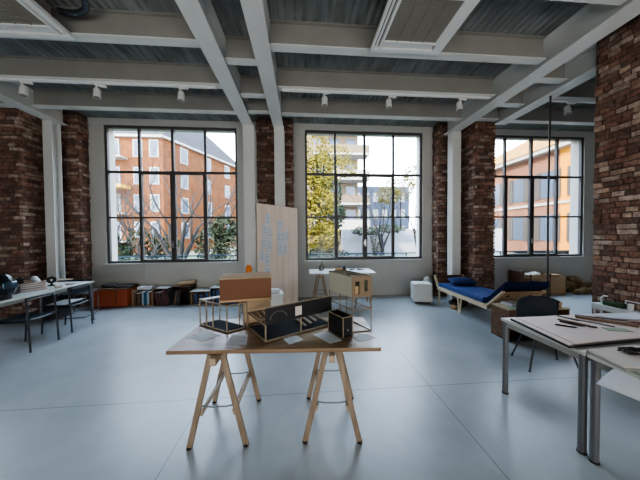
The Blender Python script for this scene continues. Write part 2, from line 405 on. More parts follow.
# steel columns and beams
def ibeam(p0, p1, bw, depth, tf=.016, tw=.012, name='steel_beam', m='steel_paint', label=None):
    """horizontal I beam; p0,p1 = bottom centre line"""
    mb = MB(); x0, y0, z0 = p0; x1, y1, _ = p1
    if abs(x1 - x0) > abs(y1 - y0):
        mb.bb(x0, x1, y0 - bw / 2, y0 + bw / 2, z0, z0 + tf); mb.bb(x0, x1, y0 - bw / 2, y0 + bw / 2, z0 + depth - tf, z0 + depth); mb.bb(x0, x1, y0 - tw, y0 + tw, z0 + tf, z0 + depth - tf)
    else:
        mb.bb(x0 - bw / 2, x0 + bw / 2, y0, y1, z0, z0 + tf); mb.bb(x0 - bw / 2, x0 + bw / 2, y0, y1, z0 + depth - tf, z0 + depth); mb.bb(x0 - tw, x0 + tw, y0, y1, z0 + tf, z0 + depth - tf)
    o = struct(mb, name, m); lab(o, label, 'beam') if label else None
    return o
mains = [(-6.0, .26, 4.04, 5.15), (-5.22, .26, 4.04, 5.75), (-1.17, .24, 4.05, 5.75), (-0.50, .23, 4.05, 5.75), (3.66, .27, 4.04, 5.75), (4.47, .25, 4.04, 5.12)]
names = ['white steel beam at the far left edge above the left brick pier', 'white steel beam running back to the column by the left desk', 'left one of the paired white beams in the middle of the ceiling', 'right one of the paired white beams in the middle of the ceiling', 'deep white beam running back to the column beside the daybed', 'white beam ending on the large right brick pier']
for (x, w, z, ye), nm in zip(mains, names):
    y0 = 3.262 if x > 4.3 else YF + .01
    ibeam((x, y0, z), (x, ye, z), w, ZC - z - .001, tw=.02, label=nm)
def hcolumn(x, y, w, d, ztop, label, offs=0.0):
    mb = MB(); tf = .016
    mb.bb(x - w / 2, x + w / 2, y - d / 2, y - d / 2 + tf, 0, ztop); mb.bb(x - w / 2, x + w / 2, y + d / 2 - tf, y + d / 2, 0, ztop); mb.bb(x - .01, x + .01, y - d / 2 + tf, y + d / 2 - tf, 0, ztop)
    if x > 0: mb.bb(x - w / 2, x - w / 2 + .01, y - d / 2 + tf, y + d / 2 - tf, 0, ztop)
    return lab(struct(mb, 'steel_column', 'steel_paint'), label, 'column')
def hcolumn_side(x, y, w, d, ztop, label):
    mb = MB(); tf = .016     # flanges facing sideways, web seen between
    mb.bb(x - w / 2, x - w / 2 + tf, y - d / 2, y + d / 2, 0, ztop); mb.bb(x + w / 2 - tf, x + w / 2, y - d / 2, y + d / 2, 0, ztop); mb.bb(x - w / 2 + tf, x + w / 2 - tf, y - .01, y + .01, 0, ztop)
    mb.bb(x - .012, x + .012, y - d / 2, y - .01, 0, ztop)
    return lab(struct(mb, 'steel_column', 'steel_paint'), label, 'column')
hcolumn(-5.29, 5.60, .18, .20, 4.04, 'white steel column behind the left desk')
hcolumn(-1.15, 5.62, .25, .24, 4.05, 'white steel column at the right side of the leftmost large window')
hcolumn(-0.48, 5.62, .22, .24, 4.05, 'white steel column behind the plywood panel, left of the middle window')
hcolumn(3.72, 5.60, .21, .20, 4.04, 'white steel column at the head of the blue daybed')
# cross beams
bays = [(-5.08, -1.29, (-.4, .5, 1.45, 2.37, 3.30, 4.20, 5.08)), (-1.05, -0.615, (-.4, 1.6, 2.55, 3.60, 4.45, 5.03)), (-0.385, 3.525, (-.4, .5, 1.45, 2.37, 3.30, 4.20, 5.08)), (3.795, 4.345, (2.4, 3.70, 4.45, 5.05)), (4.595, 10.9, (4.18, 5.08)), (-10.5, -6.13, (3.3, 4.18, 5.08)), (-5.87, -5.35, (3.3, 4.18, 5.08))]
baynames = ['left bay', 'narrow middle bay between the paired beams', 'central bay', 'narrow right bay', 'far right bay', 'far left bay', 'narrow left bay']
for (a, b, ys), bn in zip(bays, baynames):
    for k, y in enumerate(ys):
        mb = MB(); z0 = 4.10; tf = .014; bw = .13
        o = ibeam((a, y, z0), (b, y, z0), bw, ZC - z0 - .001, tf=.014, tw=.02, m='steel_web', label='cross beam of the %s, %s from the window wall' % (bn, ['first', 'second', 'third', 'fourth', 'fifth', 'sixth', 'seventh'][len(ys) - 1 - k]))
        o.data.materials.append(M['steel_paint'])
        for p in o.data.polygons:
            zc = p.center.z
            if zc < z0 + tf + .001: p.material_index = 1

# air conditioning cassettes
def cassette(label, loc):
    t = thing('ceiling_air_conditioner', label, 'air conditioner', loc, 0, 'ceiling cassettes')
    w = .96; h = w / 2; g0, g1 = .31, .29
    f = MB()
    # frame (bottom face at z=0) with openings
    gx0, gx1, gy0, gy1 = -.345, .325, -.28, .285
    f.bb(-h, h, -h, gy0 - .10, 0, .05); f.bb(-h, h, gy1 + .13, h, 0, .05)
    f.bb(gx1 + .03, h, gy0 - .10, gy1 + .13, 0, .05); f.bb(-h, -h + .035, gy0 - .10, gy1 + .13, 0, .05); f.bb(gx0 - .035, gx0, gy0 - .10, gy1 + .13, 0, .05)
    f.bb(gx0, gx1 + .03, gy0 - .10, gy0, 0, .05); f.bb(gx0, gx1 + .03, gy1, gy1 + .035, 0, .05); f.bb(gx0, gx1 + .03, gy1 + .115, gy1 + .13, 0, .05)
    f.bb(gx1, gx1 + .03, gy0, gy1, 0, .05)
    f.build('frame', 'white_plastic', t, bevel=.006)
    MB().bb(-h + .16, h - .16, -h + .12, h - .12, .052, .30).build('housing', 'grille', t)
    s = MB()
    for k in range(24):
        y = gy0 + (k + .5) * (gy1 - gy0) / 24
        s.box(((gx0 + gx1) / 2, y, .012), (gx1 - gx0, .014, .004), Euler((rd(8), 0, 0)).to_matrix())
    s.bb(gx0, gx1, gy0, gy1, .03, .035)
    for k in range(1, 4):
        x = gx0 + k * (gx1 - gx0) / 4; s.bb(x - .004, x + .004, gy0, gy1, .002, .03)
    s.build('grille', 'grille', t)
    l = MB()
    for k in range(2):
        x = -h + .065 + k * .045; l.box((x, (gy0 + gy1) / 2 + .02, .018), (.028, gy1 - gy0 + .2, .006), Euler((0, rd(25), 0)).to_matrix())
    l.bb(gx0, gx1, gy1 + .045, gy1 + .108, .014, .02)
    l.build('louver', 'white_plastic', t)
    MB().bb(-h + .036, gx0 - .036, gy0 - .1, gy1 + .13, .045, .05).build('slot', 'dark', t)
    return t
ac = cassette('white ceiling air conditioning cassette with taupe grille right of the paired beams', (1.42, 2.74, 4.05))
q_ = dup(ac, (-3.27, 2.80, 4.05), 0, 'white ceiling air conditioning cassette with taupe grille at the upper left')
q_.scale = (-1, 1, 1)
t = MB(); pts = [(-2.70 + .26 * math.cos(a) * 1.0, 2.98 + .16 * math.sin(a), 4.30 - .04 * math.sin(a)) for a in [rd(-100 + 20 * k) for k in range(12)]]
t.tube(pts, .035, 10); single(t, 'flexible_duct', 'duct', 'short loop of dark foil duct beside the upper left air conditioner', 'duct', smooth=True)

# track lights
def spot(label, loc, rz):
    t = thing('track_spotlight', label, 'spotlight', loc, rz, 'track spotlights')
    MB().bb(-.02, .13, -.018, .018, -.03, -.001).build('adapter', 'white_plastic', t)
    MB().tube([(0, 0, -.03), (0, 0, -.06)], .012, 8).build('stem', 'white_plastic', t)
    h = MB(); a = Vector((0, .03, -.062)); b = Vector((0, .015, -.21)); h.tube([a, a + (b - a) * .15, b], [.038, .05, .05], 14)
    h.build('lamp_head', 'white_plastic', t, smooth=True)
    h = MB(); h.tube([b, b + (b - a).normalized() * .004], .042, 14); h.build('lens', 'grille', t)
    return t
tr = []
for (a, b, l) in ((-5.0, -1.4, 'thin white lighting track under the cross beam of the left bay'), (-.3, 3.45, 'thin white lighting track under the cross beam of the central bay'), (4.7, 7.0, 'thin white lighting track under the cross beam at the right window')):
    single(MB().bb(a, b, -.02, .02, -.035, -.001), 'lighting_track', 'white_plastic', l, 'track', (0, 4.20, 4.099))
sx = [(-4.38, 'track spotlight nearest the left desk column'), (-3.28, 'second track spotlight from the left, above the leftmost window'), (-1.98, 'track spotlight just left of the paired beams'), (.42, 'track spotlight just right of the paired beams'), (1.58, 'track spotlight above the middle of the central window'), (2.9, 'track spotlight close to the deep right beam'), (5.05, 'track spotlight by the dark pole at the right')]
s0 = spot(sx[0][1], (sx[0][0], 4.20, 4.063), rd(8))
for i, (x, l) in enumerate(sx[1:]): dup(s0, (x, 4.20, 4.063), rd(random.uniform(-30, 30)), l)

# dark pole under right beam
t = thing('vertical_pole', 'slim dark vertical pole rising to the ceiling beam behind the navy chair', 'pole', (4.44, 3.99, 0))
MB().tube([(.0, 0, .02), (-.02, 0, 2.0), (-.0, 0, 4.035)], .015, 10).build('pole', 'rope', t, smooth=True)
MB().tube([(0, 0, 0), (0, 0, .022)], .09, 20).build('base', 'rope', t)

# ------------------------------------------------------------------ centre table
TZ = .745
TC = Vector((-0.190, 2.135)); TR = rd(-3.4)
t = thing('trestle_table', 'long worn wooden trestle table carrying architectural models in the middle of the room', 'table', (TC.x, TC.y, 0), TR)
MB().bb(-.805, .805, -.335, .335, TZ - .03, TZ).build('tabletop', 'tabletop', t, bevel=.003)
def trestle(label, loc, rz, wood='pine', H=.714, hw=.21, hl=.25, sc=1.0, group=None):
    r = thing('wooden_trestle', label, 'trestle', loc, rz, group)
    MB().bb(-.022, .022, -.33 * sc, .33 * sc, H - .055, H - .001).build('top_rail', 'pine_y', r, bevel=.003)
    for sx_ in (-1, 1):
        for sy in (-1, 1):
            y = sy * hl
            m = MB(); m.bar((sx_ * .045, y, H - .004), (sx_ * hw, y, .004), .042, .024, (0, 1, 0)); m.build('leg', wood, r, bevel=.002)
            m = MB(); m.tube([(sx_ * hw, y, 0), (sx_ * hw, y, .014)], .022, 8); m.build('foot_cap', 'dark', r.children[-1])
    for sx_ in (-1, 1):
        z = .26; xx = sx_ * (.045 + (hw - .045) * (1 - z / H)); m = MB(); m.box((xx - sx_*.03, 0, z), (.02, 2 * hl - .01, .045), Euler((0, sx_ * rd(-13), 0)).to_matrix()); m.build('stretcher', 'pine_y', r)
    for sy in (-1, 1):
        z = .30; xx = .045 + (hw - .045) * (1 - z / H)
        m = MB(); m.tube([(-xx + .01, sy * (hl - .03), z), (-xx * .4, sy * (hl - .03), z - .012), (xx * .4, sy * (hl - .03), z - .012), (xx - .01, sy * (hl - .03), z)], .006, 6); m.build('spreader_bar', 'grey_metal', r)
    return r
def onT(x, y): 
    c, s = math.cos(TR), math.sin(TR); return (TC.x + c * x - s * y, TC.y + s * x + c * y)
tr0 = trestle('left wooden trestle under the long model table', (-.64, 2.09, 0), rd(-1))
dup(tr0, (.245, 2.055, 0), rd(-5), 'right wooden trestle under the long model table')

def sheet(label, pts, z=TZ + .001, m='paper', name='paper_sheet', cat='paper', group=None, lines=True, th=.0015):
    cx = sum(p[0] for p in pts) / len(pts); cy = sum(p[1] for p in pts) / len(pts)
    mb = MB(); mb.prism([(p[0] - cx, p[1] - cy) for p in pts], 0, th)
    o = mb.build(name, m); o.location = (cx, cy, z); tag(o, label, cat, group)
    return o
PRINT = mat('faint_grey_print', (0.25, 0.27, 0.30), 0.8)
def printed(label, pts, z=TZ + .001, nl=7, m='paper'):
    o = sheet(label, pts, z, m)
    a, b, c, d = [Vector((p[0] - o.location.x, p[1] - o.location.y, 0)) for p in pts]
    mb = MB()
    for i in range(nl):
        v = .15 + .7 * i / (nl - 1); l = a.lerp(d, v); r_ = b.lerp(c, v); p0 = l.lerp(r_, .12); p1 = l.lerp(r_, .88 if i % 3 else .6)
        w = (d - a) * .02
        mb.add([(p0.x, p0.y, .0018), (p1.x, p1.y, .0018), ((p1 + w).x, (p1 + w).y, .0018), ((p0 + w).x, (p0 + w).y, .0018)], [(0, 1, 2, 3)])
    ch = mb.build('printed_lines', PRINT, o)
    return o
printed('pale sheet at the left end of the model table', [(-.99, 2.085), (-.80, 1.985), (-.70, 2.10), (-.88, 2.20)], nl=5)
printed('printed sheet lying below the open stair-frame model', [(-.60, 1.905), (-.435, 1.895), (-.465, 2.08), (-.60, 2.10)])
printed('small sheet in front of the black panel model', [(-.10, 1.865), (.01, 1.945), (-.05, 2.035), (-.17, 2.0)], nl=5)
printed('folded leaflet left of the small black box', [(.09, 2.04), (.215, 1.85), (.32, 1.90), (.225, 2.09)], nl=6)
printed('sheet at the right corner of the model table', [(.46, 1.86), (.60, 1.92), (.55, 2.02), (.42, 1.95)], nl=4)

def frame_edges(mb, P, r=.006):
    for a, b in P: mb.bar(a, b, r * 2, r * 2)
# model: open frame with slate floor (left)
A = Vector((-.972, 2.360)); B = Vector((-.655, 2.137)); u = (B - A); n2 = Vector((-u.y, u.x)).normalized()
n2 = Vector((.82, .57)).normalized()
Lm = thing('frame_pavilion_model', 'architectural model of an open wooden frame with dark floor holding the cardboard box', 'model', (A.x, A.y, TZ))
def P2(s, tt, z): q = u * s + n2 * tt; return Vector((q.x, q.y, z))
DD = .18
HM = .24
MB().prism([tuple(P2(0, 0, 0).xy), tuple(P2(1, 0, 0).xy), tuple(P2(1, DD, 0).xy), tuple(P2(0, DD, 0).xy)], .002, .014).build('floor_board', 'model_board', Lm)
mb = MB()
ed = []
for z in (.01, HM):
    ed += [(P2(0, 0, z), P2(1, 0, z)), (P2(1, 0, z), P2(1, DD, z)), (P2(1, DD, z), P2(0, DD, z)), (P2(0, DD, z), P2(0, 0, z))]
for s, tt in ((0, 0), (1, 0), (.5, 0), (.25, 0.0), (0, DD * .33), (0, DD * .66), (0, DD), (1, DD), (.75, DD)):
    ed.append((P2(s, tt, .01), P2(s, tt, HM)))
frame_edges(mb, ed, .005); mb.build('post_frame', 'model_wood', Lm)
mb = MB(); mb.prism([tuple(P2(0, 0, 0).xy), tuple(P2(.5, 0, 0).xy), tuple(P2(.5, .16, 0).xy), tuple(P2(0, .16, 0).xy)], HM + .005, HM + .012) if False else mb.prism([tuple(P2(-.02, .0, 0).xy), tuple(P2(.16, 0, 0).xy), tuple(P2(.16, DD, 0).xy), tuple(P2(-.02, DD, 0).xy)], HM + .006, HM + .012)
mb.build('roof_strip', 'white_dull', Lm)
# beige block part supporting box
mb = MB(); c0 = P2(1.0, .10, 0) + Vector((.03, 0, 0)); 
blk = thing('beige_block_model', 'plain beige card block under the right end of the cardboard box', 'model', (-.445, 2.415, TZ), rd(28))
MB().bb(-.13, .13, -.035, .035, .0, .228).build('block', 'glow_beige', blk, bevel=.002)
MB().bb(-.135, .135, -.04, .04, .2282, .2500).build('lid', 'kraft_light', blk)
# cardboard box
cb = thing('cardboard_box', 'open brown cardboard box sitting on top of the frame model', 'box', (-.525, 2.34, TZ + HM + .0155), rd(9))
w, d, h, th = .225, .12, .205, .005
mb = MB(); mb.bb(-w, w, -d, -d + th, 0, h); mb.bb(-w, w, d - th, d, 0, h); mb.bb(-w, -w + th, -d + th, d - th, 0, h); mb.bb(w - th, w, -d + th, d - th, 0, h); mb.bb(-w, w, -d, d, -.003, 0)
mb.build('box_body', 'kraft', cb)
mb = MB(); mb.box((0, .06, h + .012), (2 * w, .125, .004), Euler((rd(5), 0, 0)).to_matrix()); mb.build('flap', 'kraft_light', cb)
mb = MB(); mb.box((0, -.06, h + .012), (2 * w, .125, .004), Euler((rd(10), 0, 0)).to_matrix()); mb.build('flap', 'kraft_light', cb)
mb = MB(); mb.bb(-w - .002, w + .002, -d - .003, -d - .0005, 0, .018); mb.build('tape_strip', 'kraft_light', cb)

# model with black panel (middle)
F = Vector((-.289, 1.916)); Rr = Vector((.280, 2.245)); Lf = Vector((-.500, 2.250))
ux = (Rr - F); uy = (Lf - F)
Mm = thing('black_panel_model', 'architectural model with a long black panel facade and a small square window', 'model', (F.x, F.y, TZ))
def P3(s, tt, z): q = ux * s + uy * tt; return Vector((q.x, q.y, z))
zl, zt = .138, .272
MB().prism([tuple(P3(0, 0, 0).xy), tuple(P3(1, 0, 0).xy), tuple(P3(1, .9, 0).xy), tuple(P3(0, 1, 0).xy)], .002, .012).build('floor_board', 'model_board', Mm)
mb = MB(); ed = [(P3(0, 0, .01), P3(1, 0, .01)), (P3(0, 0, .01), P3(0, 1, .01)), (P3(0, 1, .01), P3(1, .9, .01)), (P3(1, 0, .01), P3(1, .9, .01)),
                 (P3(0, 0, .01), P3(0, 0, zl)), (P3(0, 1, .01), P3(0, 1, zl)), (P3(0, 0, zl), P3(0, 1, zl)), (P3(.97, 0.02, .01), P3(.97, .02, zl)), (P3(0, 1, zl), P3(1, .9, zl)), (P3(.5, .03, .01), P3(.5, .03, zl))]
frame_edges(mb, ed, .006); mb.build('post_frame', 'model_wood', Mm)
# panel with window opening
nrm = Vector((ux.y, -ux.x)).normalized() * .004
def panel(mb, s0, s1, z0, z1, th=1.0, off=0.0):
    a = P3(s0, 0, 0).xy + nrm * off; b = P3(s1, 0, 0).xy + nrm * off; k = nrm * th
    mb.prism([tuple(a), tuple(b), tuple(b - k), tuple(a - k)], z0, z1)
pm = MB(); ws0, ws1 = .405, .510
panel(pm, 0, ws0, zl, zt); panel(pm, ws1, 1, zl, zt); panel(pm, ws0, ws1, zl, zl + .022); panel(pm, ws0, ws1, zt - .030, zt)
pm.build('facade_panel', 'dark', Mm)
mb = MB(); panel(mb, 0, 1, zt, zt + .008, 1.6, .3); panel(mb, ws0 + .002, ws1 - .002, zl + .022, zt - .03, .5, -1.2); mb.build('panel_edge', 'model_wood', Mm)
mb = MB(); panel(mb, ws0 + .005, ws1 - .005, zl + .024, zt - .032, .3, -.5); mb.build('window_card', 'paper_warm', Mm)
# arc of pale letter marks, too small to read
mb = MB(); cxs, czs = .175, zl + .030
for k in range(11):
    a = rd(165 - k * 150 / 10); ru, rz_ = .115, .066
    s = cxs + ru * math.cos(a); z = czs + rz_ * math.sin(a)
    panel(mb, s - .0055, s + .0015, z - .005, z + .005 - (k % 3) * .002, .15, .16); panel(mb, s + .0015, s + .004, z - .001, z + .002, .15, .16)
mb.build('lettering', mat('pale_print', (.30, .33, .33), .8), Mm)
mb = MB()
a = P3(.0, 1, 0); mb.prism([tuple(P3(.02, .35, 0).xy), tuple(P3(.40, .30, 0).xy), tuple(P3(.42, .95, 0).xy), tuple(P3(.02, .97, 0).xy)], zl + .004, zl + .010); mb.build('roof_plate', 'model_wood', Mm)
mb = MB()
for k in range(4):
    s = .62 + k * .085; mb.bar(P3(s, .15, .03 + .012 * k), P3(s + .05, .75, .03 + .012 * k), .022, .012)
mb.build('step_slats', 'model_wood', Mm)
mb = MB()
for k in range(5): mb.bar(P3(.06 + k * .07, .5, zl + .012), P3(.06 + k * .07 + .03, .8, zl + .012), .012, .02)
mb.build('roof_blocks', 'kraft_light', Mm)

# small black open box
R0 = Vector((.337, 1.948)); R1 = Vector((.236, 2.135)); R2 = Vector((.425, 1.995))
bx = thing('black_box_model', 'small open-topped black box model with wooden edges', 'model', (R0.x, R0.y, TZ))
ua = (R1 - R0); ub = (R2 - R0)
def P4(s, tt, z): q = ua * s + ub * tt; return Vector((q.x, q.y, z))
HB = .165
mb = MB(); th = .05
mb.prism([tuple(P4(*p, 0).xy) for p in ((0, 0), (1, 0), (1, .05), (0, .05))], .001, HB); mb.prism([tuple(P4(*p, 0).xy) for p in ((0, .95), (1, .95), (1, 1), (0, 1))], .001, HB)
mb.prism([tuple(P4(*p, 0).xy) for p in ((0, .05), (.03, .05), (.03, .95), (0, .95))], .001, HB); mb.prism([tuple(P4(*p, 0).xy) for p in ((.97, .05), (1, .05), (1, .95), (.97, .95))], .001, HB)
mb.prism([tuple(P4(*p, 0).xy) for p in ((.0, .0), (1, .0), (1, 1), (.0, 1))], .0005, .006)
mb.build('walls', 'dark', bx)
mb = MB(); c4 = [(0, 0), (1, 0), (1, 1), (0, 1)]
ed = [(P4(*c4[i], HB), P4(*c4[(i + 1) % 4], HB)) for i in range(4)] + [(P4(0, 0, .002), P4(0, 0, HB)), (P4(1, 0, .002), P4(1, 0, HB)), (P4(0, 1, .002), P4(0, 1, HB))]
frame_edges(mb, ed, .004); mb.build('edge_strips', 'model_wood', bx)
mb = MB(); q = P4(-.012, .5, .055); mb.bb(q.x - .006, q.x + .006, q.y - .003, q.y + .001, q.z - .006, q.z + .006); mb.build('round_mark', mat('grey_mark', (.2, .22, .22), .8), bx)

# tower model on legs
T0 = Vector((.432, 2.045)); T1 = Vector((.612, 2.068)); T2 = Vector((.272, 2.385))
tw = thing('raised_house_model', 'grey-green house model raised on slender wooden legs at the right of the table', 'model', (T0.x, T0.y, TZ))
ua2 = (T1 - T0); ub2 = (T2 - T0)
def P5(s, tt, z): q = ua2 * s + ub2 * tt; return Vector((q.x, q.y, z))
z1, z2 = .312, .490
mb = MB(); mb.prism([tuple(P5(*p, 0).xy) for p in ((0, 0), (.04, 0), (.04, 1), (0, 1))], z1, z2); mb.prism([tuple(P5(*p, 0).xy) for p in ((.96, 0), (1, 0), (1, 1), (.96, 1))], z1, z2)
mb.prism([tuple(P5(*p, 0).xy) for p in ((.04, .985), (.96, .985), (.96, 1), (.04, 1))], z1, z2); mb.prism([tuple(P5(*p, 0).xy) for p in ((0, .02), (1, .02), (1, 1), (0, 1))], z1 - .006, z1)
mb.build('side_walls', 'model_grey', tw)
mb = MB()
def pe(s0, s1, za, zb): mb.prism([tuple(P5(*p, 0).xy) for p in ((s0, -.012), (s1, -.012), (s1, .004), (s0, .004))], za, zb)
pe(0, .16, z1, z2); pe(.38, .62, z1, z2); pe(.80, 1, z1, z2); pe(.16, .38, z2 - .045, z2); pe(.16, .38, z1, z1 + .02); pe(.62, .80, z2 - .035, z2); pe(.62, .80, z1, z1 + .045)
mb.build('gable_wall', 'model_brown', tw)
mb = MB(); mb.prism([tuple(P5(*p, 0).xy) for p in ((.17, .03), (.37, .03), (.37, .035), (.17, .035))], z1, z1 + .09); mb.build('bright_panel', 'kraft_light', tw)
mb = MB(); cs = [(0.02, 0.0), (.98, 0), (.98, .99), (.02, .99)]
ed = [(P5(*c, .004), P5(*c, z1)) for c in cs] + [(P5(0.02, .5, .004), P5(0.02, .5, z1))] + [(P5(*cs[i], .004), P5(*cs[(i + 1) % 4], .004)) for i in range(4)] + [(P5(*cs[i], .20), P5(*cs[(i + 1) % 4], .20)) for i in (0, 1, 2, 3)] 
frame_edges(mb, ed, .004); mb.build('leg_frame', 'model_brown', tw)
mb = MB(); frame_edges(mb, [(P5(*cs[i], z2), P5(*cs[(i + 1) % 4], z2)) for i in range(4)], .004); mb.build('roof_edge', 'model_brown', tw)
mb = MB(); mb.prism([tuple(P5(*p, 0).xy) for p in ((.04, .0), (.96, .0), (.96, .55), (.04, .55))], z2 - .03, z2 - .022); mb.build('roof_slab', 'model_brown', tw)

# ------------------------------------------------------------------ plywood partition and things around it
p0 = Vector((-.817, 4.557)); p1 = Vector((-.085, 5.46))
pv = p1 - p0; ang = math.atan2(pv.y, pv.x)
pp = thing('plywood_panel', 'tall freestanding plywood panel with papers pinned to it', 'panel', (p0.x, p0.y, 0), ang)
Lp = pv.length
MB().bb(0, Lp, 0, .02, .02, 2.2).build('board', 'ply', pp, bevel=.002)
for x in (.15, Lp - .50):
    MB().bb(x - .03, x + .03, .021, .35, 0, .04).build('foot', 'pine', pp)
    MB().bar((x, .33, .03), (x, .03, 1.3), .03, .03).build('brace', 'pine', pp)
random.seed(3)
notes = []
def note(ul, zl_, w, h, label):
    # sheet pinned on the visible side of the panel (local -y side)
    mb = MB(); mb.grid(lambda a, b: (ul + a * w, -.004 - .012 * (b - 0.0) * abs(math.sin(a * 3)) * (1 - b), zl_ - h + b * h), 3, 3)
    o = mb.build('pinned_sheet', 'paper'); o.location = (p0.x, p0.y, 0); o.rotation_euler = (0, 0, ang); tag(o, label, 'paper', 'papers pinned on the plywood panel')
    k = MB()
    for i in range(4): zz = zl_ - h * (.2 + .18 * i); k.bb(ul + w * .15, ul + w * (.85 if i % 2 else .6), -.0185, -.0175, zz, zz + .008)
    k.build('printed_lines', PRINT, o)
cl = [(.19, 2.02, .13, .24, 'top sheet of the left column'), (.12, 1.80, .12, .20, 'second sheet of the left column, left of two'), (.25, 1.77, .10, .22, 'second sheet of the left column, right of two'), (.09, 1.58, .13, .24, 'third sheet of the left column, left of two'), (.23, 1.53, .13, .25, 'third sheet of the left column, right of two'), (.05, 1.32, .11, .22, 'fourth sheet of the left column, left of two'), (.17, 1.27, .13, .26, 'fourth sheet of the left column, middle of the group'), (.16, .98, .15, .24, 'lowest sheet of the left column'),
      (.52, 1.92, .15, .24, 'top sheet of the right column'), (.51, 1.67, .12, .22, 'second sheet of the right column, left of three'), (.64, 1.66, .10, .2, 'second sheet of the right column, middle of three'), (.75, 1.69, .09, .22, 'second sheet of the right column, right of three'), (.53, 1.44, .13, .26, 'bottom sheet of the right column, left of two'), (.68, 1.45, .12, .28, 'bottom sheet of the right column, right of two')]
for a in cl: note(*a[:4], 'white ' + a[4] + ' pinned on the plywood panel')

t = thing('storage_box', 'white storage box on the floor in front of the plywood panel', 'box', (-.52, 4.18, 0), rd(10))
MB().bb(-.18, .18, -.15, .15, .0, .58).build('box_body', 'white_dull', t, bevel=.01)
MB().bb(-.19, .19, -.16, .16, .5802, .61).build('lid', 'white_plastic', t, bevel=.008)
t = thing('spray_bottle', 'small blue bottle standing on the white storage box', 'bottle', (-.64, 4.14, .6105))
MB().lathe([(.03, 0), (.034, .01), (.034, .09), (.014, .12), (.014, .14)], 16).build('bottle_body', 'book_teal', t, smooth=True)
MB().bb(-.016, .03, -.012, .012, .1405, .17).build('nozzle', 'dark', t)
single(MB().box((0, 0, .035), (.16, .13, .07)), 'folded_cloth', 'paper', 'folded white cloth on the white storage box beside the bottle', 'cloth', (-.46, 4.15, .6105), rd(20), bevel=.02)
t = thing('wooden_stool', 'plain wooden stool mostly hidden behind the cardboard box', 'stool', (-1.10, 4.9, 0))
MB().tube([(0, 0, .78), (0, 0, .81)], .17, 24).build('seat', 'pine', t)
for k in range(4):
    a = rd(45 + 90 * k); MB().tube([(.11 * math.cos(a), .11 * math.sin(a), .779), (.18 * math.cos(a), .18 * math.sin(a), 0)], .016, 8).build('leg', 'pine', t)
t = thing('orange_canister', 'orange plastic canister beside the plywood panel', 'canister', (-1.06, 4.9, .8105))
MB().lathe([(.05, 0), (.062, .01), (.062, .13), (.04, .18), (.03, .2)], 20).build('body', 'orange', t, smooth=True)
MB().tube([(0, 0, .2005), (0, 0, .225)], .03, 14).build('cap', 'white_plastic', t)

# ------------------------------------------------------------------ back table by middle window
bt = thing('work_table', 'pale trestle table with papers by the middle window', 'table', (.87, 5.40, 0), rd(-2))
MB().bb(-.70, .74, -.34, .34, .745, .775).build('tabletop', 'table_grey', bt, bevel=.003)
tb = dup(tr0, (.42, 5.42, .03), 0, 'left wooden trestle under the pale table by the middle window')
tb2 = dup(tr0, (1.36, 5.38, .03), rd(-6), 'right wooden trestle under the pale table by the middle window')
for q in (tb, tb2): q.location.z = 0.0; q.scale = (.85, 1.0, 1.035)
Zb = .776
def local(loc, x, y): return (loc[0] + x, loc[1] + y)
printed('white sheet at the left end of the pale back table', [(.20, 5.10), (.52, 5.09), (.53, 5.32), (.21, 5.33)], Zb + .001)
printed('white sheets in the middle of the pale back table', [(.60, 5.12), (.92, 5.10), (.94, 5.36), (.62, 5.38)], Zb + .001)
printed('white drawing at the right end of the pale back table', [(1.10, 5.10), (1.50, 5.08), (1.52, 5.36), (1.12, 5.40)], Zb + .001)
t = thing('glass_carafe', 'clear glass carafe on the pale table in front of the window', 'carafe', (.46, 5.5, Zb))
MB().lathe([(.04, 0), (.06, .02), (.055, .09), (.022, .15), (.018, .22), (.026, .25)], 18).build('carafe_body', glass_mat('carafe_glass', (.85, .88, .88), 2.0), t, smooth=True)
def cam_item(name, label, loc, rz=0):
    t = thing(name, label, 'tape dispenser', loc, rz)
    MB().bb(-.06, .06, -.025, .025, 0, .03).build('base', 'dark', t, bevel=.005)
    MB().tube([(0, -.012, .05), (0, .012, .05)], .04, 16).build('roll', 'black_metal', t)
cam_item('tape_dispenser', 'black tape dispenser on the pale back table, left of the pliers', (.98, 5.55, Zb), rd(20))
for i, (x, y, a, l) in enumerate(((1.20, 5.52, 30, 'black pliers lying on the pale back table'), (1.38, 5.48, -20, 'black scissors lying at the right end of the pale back table'))):
    t = thing(['pliers', 'scissors'][i], l, ['pliers', 'scissors'][i], (x, y, Zb + .012), rd(a))
    for s in (-1, 1):
        MB().tube([(-.09, s * .03, 0), (-.02, s * .02, 0), (.02, -s * .004, .0), (.07, -s * .004, 0)], [.011, .011, .009, .004], 8).build('handle', 'dark', t)
bxw = thing('paper_box', 'small brown card tray on the pale back table', 'tray', (.86, 5.5, Zb), rd(-8))
mb = MB(); mb.bb(-.09, .09, -.06, .06, 0, .004); mb.bb(-.09, .09, -.06, -.056, .004, .05); mb.bb(-.09, .09, .056, .06, .004, .05); mb.bb(-.09, -.086, -.056, .056, .004, .05); mb.bb(.086, .09, -.056, .056, .004, .05)
mb.build('tray', 'kraft_light', bxw)

